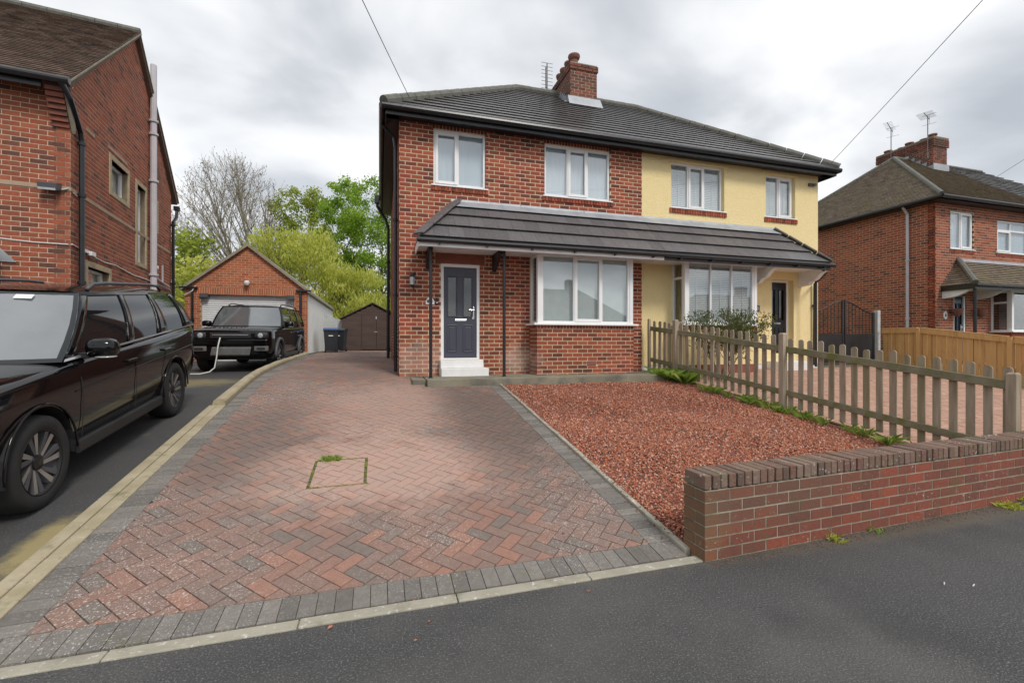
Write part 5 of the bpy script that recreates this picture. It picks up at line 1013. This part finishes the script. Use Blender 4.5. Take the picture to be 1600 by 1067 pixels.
DS = dict(hw=.985, R=.385, axles=(1.46, -1.463), sh=.95,
  body=[(2.36, .70, .42, .86, .90), (2.28, .86, .34, .98, 1.02), (2.05, .945, .30, 1.035, 1.075), (1.5, .978, .30, 1.09, 1.13), (1.0, .985, .30, 1.13, 1.17), (.3, .985, .30, 1.155, 1.16), (-.8, .985, .30, 1.19, 1.20), (-1.7, .985, .30, 1.22, 1.23), (-2.3, .965, .33, 1.24, 1.25), (-2.52, .92, .38, 1.24, 1.25), (-2.6, .85, .5, 1.2, 1.2)],
  gh=((1.02, .22), (-2.46, -2.14), (1.14, 1.745), (.915, .70), .13, .10), rise=.09, crown=.075,
  pillars=[(0, .035, 0, .06, 0, 1), (.355, .40, .33, .375, 0, 1), (.60, .70, .66, .70, 0, 1), (.88, 1, .96, 1, 0, 1)], mir=.72, handles=(-.10, -1.12), hz=.985, seams=((.88, 0), (-.22, .02), (-1.02, .22)), rails=(-.05, -2.0), roofmat='paint')
a_, b_ = Vector((-3.59, 4.56, .257)), Vector((-3.75, 7.47, .562)); mid = a_.lerp(b_, .5)
sv, F, body = car('parked_car', mid, a_-b_, (0,0,1), 'large black off-road car on the neighbouring tarmac drive, nearest the camera', DS)
for s_ in (-1, 1):
    b = MB(F); ell(b, (2.06, s_*.80, .90), (.26, .17, .085), p=.8); b.build('headlight', 'lamp', sv, smooth=True)
    MB(F).tube([(.98, s_*.986, .865), (0, s_*.988, .895), (-1.2, s_*.988, .925), (-2.2, s_*.972, .945)], .005, 6).build('swage_glint', 'alloy', sv)  # thin alloy strip stands in for the bright reflection along the door crease
MB(F).box(2.30, 2.345, -.5, .5, .62, .84).build('grille', 'trim', sv, bevel=.02)
MB(F).bar((.40, -.28, 1.575), (.40, -.02, 1.60), .01, .05).build('screen_sticker', 'white', sv) if 0 else None
F_ = F; h_ = .86
MB(F).prism([(lerp(1.02, .22, .86)+.10, .30, lerp(1.14, 1.745, .86)+.012), (lerp(1.02, .22, .86)+.09, .43, lerp(1.14, 1.745, .86)+.012), (lerp(1.02, .22, .92)+.085, .43, lerp(1.14, 1.745, .92)+.012), (lerp(1.02, .22, .92)+.095, .30, lerp(1.14, 1.745, .92)+.012)], (.006, 0, .006)).build('screen_sticker', 'white', sv)
DF = dict(hw=.99, R=.40, axles=(1.50, -1.52), sh=.96, lip=.045, lipmat='flare', spokes=10, spoke2='spoke',
  body=[(2.36, .80, .48, 1.02, 1.03), (2.32, .93, .40, 1.10, 1.12), (2.15, .975, .36, 1.15, 1.17), (1.5, .99, .34, 1.19, 1.21), (.95, .99, .34, 1.21, 1.23), (.3, .99, .34, 1.215, 1.22), (-.8, .99, .34, 1.225, 1.23), (-1.7, .99, .34, 1.235, 1.24), (-2.2, .98, .36, 1.24, 1.25), (-2.36, .96, .42, 1.24, 1.25), (-2.42, .90, .5, 1.2, 1.2)],
  gh=((.98, .52), (-2.38, -2.26), (1.21, 1.83), (.925, .76), .10, .03), rise=.02, crown=.06,
  pillars=[(0, .04, 0, .05, 0, 1), (.36, .41, .34, .39, 0, 1), (.66, .80, .66, .80, 0, 1), (.95, 1, .96, 1, 0, 1)], mir=.80, handles=(-.1, -1.1), hz=1.03, seams=((.92, 0), (-.22, .0), (-1.2, .0)), rails=(.2, -2.1), belt='paint')
dp = Vector((-3.66, 15.72, zn(15.7)+.005)); df, F, body = car('parked_car', dp, (-.03, -1, -.024), (0,0,1), 'boxy black off-road car parked in front of the roller door', DF)
for s_ in (-1, 1):
    b = MB(F); ell(b, (2.27, s_*.70, .97), (.10, .20, .10), p=.55); b.build('headlight_housing', 'trim', df, smooth=True)
    MB(F).lathe([(.085, 0), (.08, .035), (.05, .045), (.001, .045)], F @ Vector((2.345, s_*.72, .975)), F.to_3x3() @ Vector((1,0,0)), 18).build('headlight', 'lamp', df, smooth=True) if 0 else None
    MB(F).lathe([(.07, 0), (.068, .02), (.05, .028), (.001, .03)], (2.345, s_*.70, .975), (1,0,0), 18).build('headlight', 'lamp', df, smooth=True)
    MB(F).box(2.30, 2.40, s_*.72-.17, s_*.72+.17, .56, .70).build('fog_lamp_surround', 'skid', df, bevel=.025); MB(F).box(2.395, 2.412, s_*.72-.10, s_*.72+.10, .60, .66).build('fog_lamp', 'trim', df, bevel=.01)
MB(F).box(2.30, 2.385, -.48, .48, .90, 1.04).build('grille', 'trim', df, bevel=.02); MB(F).box(2.375, 2.398, -.42, .42, .975, 1.0).build('grille_bar', 'spoke', df, bevel=.006)
MB(F).box(2.28, 2.43, -.88, .88, .72, .88).build('bumper', 'paint', df, bevel=.035); MB(F).prism([(2.30, -.50, .42), (2.42, -.46, .46), (2.43, -.42, .66), (2.30, -.44, .70)], (0, .92, 0)).build('skid_plate', 'skid', df, bevel=.02)
tf = frame(F @ Vector((2.22, 0, 1.175)), F.to_3x3() @ Vector((0,1,0)), F.to_3x3() @ Vector((-.97, 0, .25)), F.to_3x3() @ Vector((.25, 0, .97)))
text('bonnet_lettering', 'D E F E N D E R', .115, tf, 'spoke', df)
cbl = MB().tube([(-3.95, 13.26, 1.72), (-3.98, 13.20, 1.5), (-4.0, 13.16, 1.2), (-4.03, 13.12, .95), (-4.12, 13.05, zn(13)+.06), (-4.3, 12.95, zn(12.9)+.02), (-4.7, 13.0, zn(13)+.02), (-5.2, 13.6, zn(13.6)+.02)], .017, 8).build('charging_cable', 'cable', smooth=True, label='white charging cable hanging from the front of the boxy car', cat='cable')
# ---------------------------------------------------------------- trees
def leaves(name, blobs, n, size, mat, parent, seed, droop=0, shell=.45, spread_=.34):
    r = np.random.default_rng(seed); w_ = np.array([b[3]*b[4]*b[5] for b in blobs])**.75; ns = (n*w_/w_.sum()).astype(int); P = []; T = []
    for b_, k in zip(blobs, ns):
        d = r.normal(size=(k, 3)); d /= np.linalg.norm(d, axis=1)[:, None]; rad_ = (shell+(1-shell)*r.random(k)**.6)[:, None]; q = d*rad_*np.array(b_[3:6])+np.array(b_[:3]); q += r.normal(size=(k, 3))*spread_*b_[3]
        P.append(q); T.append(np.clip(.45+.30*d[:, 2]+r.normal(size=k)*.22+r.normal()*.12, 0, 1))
    P = np.concatenate(P); T = np.concatenate(T); k = len(P)
    a = r.normal(size=(k, 3)); a[:, 2] -= droop; a /= np.linalg.norm(a, axis=1)[:, None]; c = np.cross(a, r.normal(size=(k, 3))); c /= np.linalg.norm(c, axis=1)[:, None]
    s_ = size*r.uniform(.6, 1.35, k)[:, None]; asp = .55 if droop < 1 else .22
    V = np.stack([P-a*s_*.5, P+c*s_*asp*.5, P+a*s_*.5, P-c*s_*asp*.5], 1)
    return bulk(name, V, np.array([(0, 1, 2, 3)]), T, mat, parent)
MINR = [.016]
def limbs(b, p, d, L_, r, depth, rg_, spread=.5, tips=None, up=.12, sides=6):
    q = Vector(p); pts = [q.copy()]; rs = [r]; d = Vector(d).normalized(); k = 4
    for i in range(k):
        d = (d+Vector((rg_.gauss(0, .1), rg_.gauss(0, .1), rg_.gauss(0, .06)+up*.3))).normalized(); q = q+d*L_/k; pts.append(q.copy()); rs.append(r*(1-.42*(i+1)/k))
        if depth > 0 and i >= 1:
            for _ in range(1 if depth > 2 else rg_.choice((1, 2))):
                s_ = d.orthogonal().normalized(); s_.rotate(Matrix.Rotation(rg_.uniform(0, 6.28), 3, d)); limbs(b, q, (d+s_*rg_.uniform(spread*.7, spread*1.4)), L_*rg_.uniform(.55, .78), rs[-1]*.62, depth-1, rg_, spread, tips, up, max(3, sides-1))
    b.tube(pts, [max(q_, MINR[0]) for q_ in rs], sides if r > .03 else 3)
    if tips is not None and depth <= 1: tips.append(q.copy())
    if depth > 0: limbs(b, q, d, L_*.72, rs[-1], depth-1, rg_, spread, tips, up, max(3, sides-1))
def tree(loc, label, stems, depth, bark, blobs, n, size, mat, seed, cat='tree', droop=0, spread=.5, name='tree', shell=.45, buds=0, group='trees behind the garage'):
    t = thing(name, loc, label, cat, group); g = random.Random(seed); b = MB(); tips = []
    for dx, d, L_, r in stems: limbs(b, (loc[0]+dx, loc[1], loc[2]-.2), d, L_, r, depth, g, spread, tips)
    b.build('trunk', bark, t, smooth=True)
    if buds:
        r = np.random.default_rng(seed); P = np.array([tuple(p) for p in tips]); P = np.repeat(P, buds, 0)+r.normal(size=(len(P)*buds, 3))*.22; k = len(P); a = r.normal(size=(k, 3))*size; c = r.normal(size=(k, 3))*size*.6
        bulk('crown', np.stack([P-a*.5, P+c*.5, P+a*.5, P-c*.5], 1), np.array([(0, 1, 2, 3)]), r.random(k)*.5, mat, t)
    if blobs: leaves('crown', blobs, n, size, mat, t, seed, droop, shell)
    return t
def clump(cx, cy, z0, z1, rx, k, seed, rb=.32, top=.55):
    g = random.Random(seed); out_ = []
    for i in range(k):
        h = g.random(); z = lerp(z0, z1, h); R_ = rx*(1-abs(h-top)**2*1.5)*math.sqrt(g.random()); a = g.uniform(0, 6.28); s_ = rx*rb*g.uniform(.6, 1.3); out_.append((cx+R_*math.cos(a), cy+R_*math.sin(a), z, s_, s_, s_*g.uniform(.6, .9)))
    return out_
bt = thing('tree', (-10.2, 45, 1.6), 'tall bare tree with fine twigs rising behind the garage', 'tree', 'trees behind the garage')
g = random.Random(5); b = MB(); tw = MB(); bud = []
def bez(p0, p1, p2, n_): return [p0*(1-t)**2+p1*2*t*(1-t)+p2*t*t for t in [i/n_ for i in range(n_+1)]]
stems = [bez(Vector((-10.3, 45, 1.4)), Vector((-11.6, 45, 7)), Vector((-14.2, 45.3, 13.8)), 14), bez(Vector((-10.0, 45, 1.4)), Vector((-10.8, 45.2, 8)), Vector((-12.0, 44.6, 15.2)), 14), bez(Vector((-9.8, 45, 1.4)), Vector((-9.6, 44.8, 8)), Vector((-9.9, 45.2, 14.2)), 14)]
for s_ in stems: b.tube(s_, [.24*(1-.85*i/14) for i in range(15)], 7)
def twigs(p, d, L_, k):
    q = p+d*L_+Vector((g.gauss(0, .12), g.gauss(0, .12), g.uniform(0, .25)))*L_; m = (p+q)/2+Vector((g.gauss(0, .06), g.gauss(0, .06), -.06*L_)); tw.tube([p, m, q], [.014, .011, .007], 3)
    if k == 0: bud.append(tuple(q)); return
    for _ in range(3):
        t = g.uniform(.3, 1); s_ = p.lerp(q, t); dd = (d+Vector((g.gauss(0, .5), g.gauss(0, .5), g.gauss(.12, .35)))).normalized(); twigs(s_, dd, L_*g.uniform(.5, .75), k-1)
for i in range(100):
    a, h = g.uniform(0, 6.28), g.uniform(-.55, 1); r = math.sqrt(max(0, 1-h*h))*g.uniform(.82, 1); tg = Vector((-12.3+4.4*r*math.cos(a), 45+3.8*r*math.sin(a), 10.6+6.1*h)); s_ = min(stems, key=lambda q: (Vector((q[-1].x, q[-1].y, 0))-Vector((tg.x, tg.y, 0))).length+g.uniform(0, 1.2))
    k = max(4, min(12, int(14*(tg.z-4.5-g.uniform(1, 3.5))/11))); p = s_[k]; mid = p.lerp(tg, .5)+Vector((0, 0, .5)); br = bez(p, mid, tg, 7); b.tube(br, [.055*(1-.72*j/7) for j in range(8)], 5)
    for j in range(2, 8):
        for _ in range(2 if j < 7 else 3): d = (br[j]-br[j-1]).normalized(); twigs(br[j], (d+Vector((g.gauss(0, .55), g.gauss(0, .55), g.gauss(.2, .4)))).normalized(), g.uniform(.7, 1.25), 1)
b.build('trunk', 'barkl', bt, smooth=True); tw.build('twigs', 'barkl', bt, kind='stuff')
r = np.random.default_rng(3); P = np.array(bud); k = len(P); a = r.normal(size=(k, 3))*.08; c = r.normal(size=(k, 3))*.05
bulk('buds', np.stack([P-a*.5, P+c*.5, P+a*.5, P-c*.5], 1), np.array([(0, 1, 2, 3)]), r.random(k), 'budm', bt)
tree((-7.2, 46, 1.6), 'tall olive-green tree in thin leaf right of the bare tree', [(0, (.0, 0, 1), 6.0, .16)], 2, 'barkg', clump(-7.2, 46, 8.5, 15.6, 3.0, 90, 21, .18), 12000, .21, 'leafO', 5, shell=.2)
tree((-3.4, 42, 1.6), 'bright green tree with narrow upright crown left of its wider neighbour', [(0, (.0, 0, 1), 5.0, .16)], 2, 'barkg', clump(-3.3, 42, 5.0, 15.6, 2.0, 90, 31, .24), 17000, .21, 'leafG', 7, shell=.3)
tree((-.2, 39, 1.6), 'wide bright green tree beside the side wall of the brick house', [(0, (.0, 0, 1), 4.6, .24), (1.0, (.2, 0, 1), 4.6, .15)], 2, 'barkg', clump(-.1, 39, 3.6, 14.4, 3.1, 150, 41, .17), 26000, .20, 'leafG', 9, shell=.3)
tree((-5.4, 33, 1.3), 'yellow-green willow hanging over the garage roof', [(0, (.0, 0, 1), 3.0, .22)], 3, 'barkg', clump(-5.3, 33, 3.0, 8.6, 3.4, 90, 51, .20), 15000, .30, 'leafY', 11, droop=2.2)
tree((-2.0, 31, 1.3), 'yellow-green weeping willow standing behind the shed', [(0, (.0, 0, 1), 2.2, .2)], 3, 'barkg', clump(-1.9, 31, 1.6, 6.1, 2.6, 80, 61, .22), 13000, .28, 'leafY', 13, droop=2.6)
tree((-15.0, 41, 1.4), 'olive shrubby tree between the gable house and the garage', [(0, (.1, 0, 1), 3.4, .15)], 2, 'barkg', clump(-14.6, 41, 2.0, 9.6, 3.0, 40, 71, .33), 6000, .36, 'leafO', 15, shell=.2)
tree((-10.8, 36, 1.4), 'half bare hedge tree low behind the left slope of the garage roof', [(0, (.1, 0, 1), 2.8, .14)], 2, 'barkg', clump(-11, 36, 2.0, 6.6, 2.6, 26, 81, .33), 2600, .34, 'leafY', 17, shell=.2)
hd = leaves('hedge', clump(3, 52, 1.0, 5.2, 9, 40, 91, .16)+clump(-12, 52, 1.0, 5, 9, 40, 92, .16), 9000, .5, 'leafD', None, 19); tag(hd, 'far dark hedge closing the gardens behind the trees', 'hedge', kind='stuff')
# bush behind the picket fence
bs = thing('conifer_bush', (7.35, 8.2, .76), 'loose olive conifer bush behind the picket fence by the yellow bay', 'bush')
MINR[0] = .004; b = MB(); g = random.Random(4); tip = []
for i in range(9): limbs(b, (7.35+g.uniform(-.2, .2), 8.2+g.uniform(-.2, .2), .7), (g.uniform(-.35, .45), g.uniform(-.3, .2), 1), .75, .016, 2, g, .45, tip)
b.build('stems', 'bark', bs)
r = np.random.default_rng(8); P = np.repeat(np.array([tuple(p) for p in tip]), 16, 0); P = P+r.normal(size=P.shape)*np.array([.07, .07, .08]); keep = P[:, 2] < 2.35; P = P[keep]; k = len(P); a = r.normal(size=(k, 3)); a[:, 2] += .9; a /= np.linalg.norm(a, axis=1)[:, None]; c = np.cross(a, r.normal(size=(k, 3))); c /= np.linalg.norm(c, axis=1)[:, None]
s_ = r.uniform(.05, .11, k)[:, None]; bulk('foliage', np.stack([P-a*s_*.5, P+c*s_*.12, P+a*s_*.5, P-c*s_*.12], 1), np.array([(0, 1, 2, 3)]), r.random(k), 'leafD', bs)
# grass and weeds
def blades(name, spots, label, cat, mat='grass', seed=1, h=(.08, .2), parent=None, kind='stuff'):
    r = np.random.default_rng(seed); V = []; T = []
    for x, y, z, rd, n in spots:
        a = r.uniform(0, 6.28, n); q = rd*np.sqrt(r.random(n)); px, py = x+q*np.cos(a), y+q*np.sin(a); hh_ = r.uniform(*h, n); ln = r.normal(size=(n, 2))*.62*hh_[:, None]; wd = r.uniform(.0018, .004, n); t = r.uniform(0, 6.28, n); wx, wy_ = wd*np.cos(t), wd*np.sin(t); zz0 = np.array([zo(v) for v in py])-.01 if z is None else np.full(n, z)
        V.append(np.stack([np.stack([px-wx, py-wy_, zz0], -1), np.stack([px+wx, py+wy_, zz0], -1), np.stack([px+wx*.7+ln[:, 0]*.5, py+wy_*.7+ln[:, 1]*.5, zz0+hh_*.7], -1), np.stack([px+ln[:, 0]*1.3, py+ln[:, 1]*1.3, zz0+hh_*.9], -1)], 1)); T.append(r.random(n))
    return bulk(name, np.concatenate(V), np.array([(0, 1, 2, 3)]), np.concatenate(T), mat, parent, label, cat, kind)
g = random.Random(9)
blades('grass', [(xf(y)-.16+g.gauss(0, .05), y, None, g.uniform(.03, .12), g.randint(8, 40)) for y in [3.3+i*.085 for i in range(62)] if g.random() < (.9 if math.sin(y*2.3) > .2 else .25)], 'green grass growing along the foot of the picket fence', 'grass', seed=2, h=(.05, .17))
blades('grass_tuft', [(6.17, 8.5, None, .16, 520), (6.3, 8.15, None, .12, 240)], 'thick grass tuft at the fence post by the concrete slab', 'grass', seed=3, h=(.10, .30))
blades('grass_tuft', [(-.52, 5.22, None, .05, 160), (-.46, 5.22, None, .04, 80)], 'small bright grass tuft on the edge of the sunken cover', 'grass', seed=4, h=(.02, .06))
for i, (x, n, lab) in enumerate(((3.55, 40, 'small weed at the foot of the garden wall nearest the drive'), (4.05, 24, 'tiny weed in the middle of the garden wall foot'), (5.9, 160, 'yellowing weed clump at the right end of the garden wall'), (6.35, 220, 'large weed clump at the frame edge below the garden wall'))):
    blades('weed', [(x, wy(x)-.05, 0, .07+.05*(i > 1), n)], lab, 'weed', 'leafY' if i != 1 else 'grass', seed=20+i, h=(.02, .06), kind=None)
# ---------------------------------------------------------------- overhead wires, house across the street
def wire(p, q, sag, label):
    p, q = Vector(p), Vector(q); MB().tube([p.lerp(q, i/16)-Vector((0, 0, sag*4*(i/16)*(1-i/16))) for i in range(17)], .0065, 5).build('overhead_wire', 'wire', label=label, cat='wire')
wire((.60, 9.25, 6.5), (-2.7, -.5, 6.95), .12, 'overhead wire rising from the left eaves of the brick house'); wire((11.75, 9.25, 6.42), (6.6, -1.3, 8.7), .05, 'overhead wire rising from the right eaves of the yellow house'); wire((23.5, 11.8, 8.05), (13.0, 4.5, 6.15), .0, 'overhead wire crossing the sky at the far right')
for xo, lab in ((15.5, 'bungalow across the street, seen reflected in the brick bay glass'), (36, 'bungalow across the street, reflected in the yellow house bay')):
    h = thing('opposite_house', (xo, -21, 0), lab, 'house'); MB().box(xo-8, xo+8, -26, -19, -.1, 3.0).build('wall', 'brickG', h)
    MB().add([(xo-8.4, -26.4, 3.0), (xo+8.4, -26.4, 3.0), (xo+8.4, -18.6, 3.0), (xo-8.4, -18.6, 3.0), (xo-3.4, -22.5, 6.7), (xo+3.4, -22.5, 6.7)], [(0,3,2,1), (0,1,5,4), (2,3,4,5), (0,4,3), (1,2,5)]).build('roof', 'clay', h); MB().box(xo+2.0, xo+3.0, -22.8, -22.0, 6.0, 7.6).build('chimney', 'brickC', h)
    for x in (-5, -1, 4): MB().box(xo+x-.9, xo+x+.9, -18.99, -18.95, .9, 2.3).build('window', 'cglass', h)

# ---------------------------------------------------------------- litter
for x, y, r_ in ((3.62, 2.05, .5), (3.78, 1.98, .3)): MB().tube([(x-.02*math.cos(r_), y-.02*math.sin(r_), .005), (x+.02*math.cos(r_), y+.02*math.sin(r_), .005)], .0038, 6).build('cigarette_stub', 'cable', label='small white stub lying on the dark pavement, '+('left' if r_ > .4 else 'right')+' one of two', cat='litter', group='stubs on the pavement')
b = MB(); g = random.Random(3)
for i in range(26):
    x, y = g.uniform(-2.2, 2.0), g.choice((g.uniform(2.2, 3.2), g.uniform(2.5, 8))); z = (zo(y) if y > 2.87 else 0)+.006; a = g.uniform(0, 6.28); s_ = g.uniform(.008, .02)
    b.add([(x+s_*math.cos(a), y+s_*math.sin(a), z), (x-s_*.6*math.sin(a), y+s_*.6*math.cos(a), z+.004), (x-s_*math.cos(a), y-s_*math.sin(a), z+.002), (x+s_*.6*math.sin(a), y-s_*.6*math.cos(a), z+.006)], [(0,1,2,3)], g.random())
b.build('fallen_leaves', 'gravel', label='scattered small reddish leaves on the drive and kerb', cat='leaves', kind='stuff')

r = np.random.default_rng(31); n = 2600; px_ = r.uniform(2.32, 8.5, n); py_ = 2.75+(px_-2.29)*.04-.004-np.abs(r.normal(size=n))*.055; n2 = 500; qx = 2.28+r.normal(size=n2)*.05; qy = r.uniform(3.0, 8.4, n2); X_ = np.concatenate([px_, qx]); Y_ = np.concatenate([py_, qy]); Z_ = np.concatenate([np.zeros(n), np.array([zo(v)+.006 for v in qy])+np.where((qx > 2.232) & (qx < 2.288), .024, 0)]); k = len(X_)
V = oc[None]*(r.uniform(.002, .007, k)*np.where(np.arange(k) < n, 1, 1.6))[:, None, None]*r.uniform(.6, 1.3, (k, 6, 1))+np.stack([X_, Y_, Z_+.003], -1)[:, None]
bulk('grit', V, fc, np.where(np.arange(k) < n, r.random(k), .75), 'grit', label='loose grit gathered along the wall foot and the gravel edging', cat='grit')
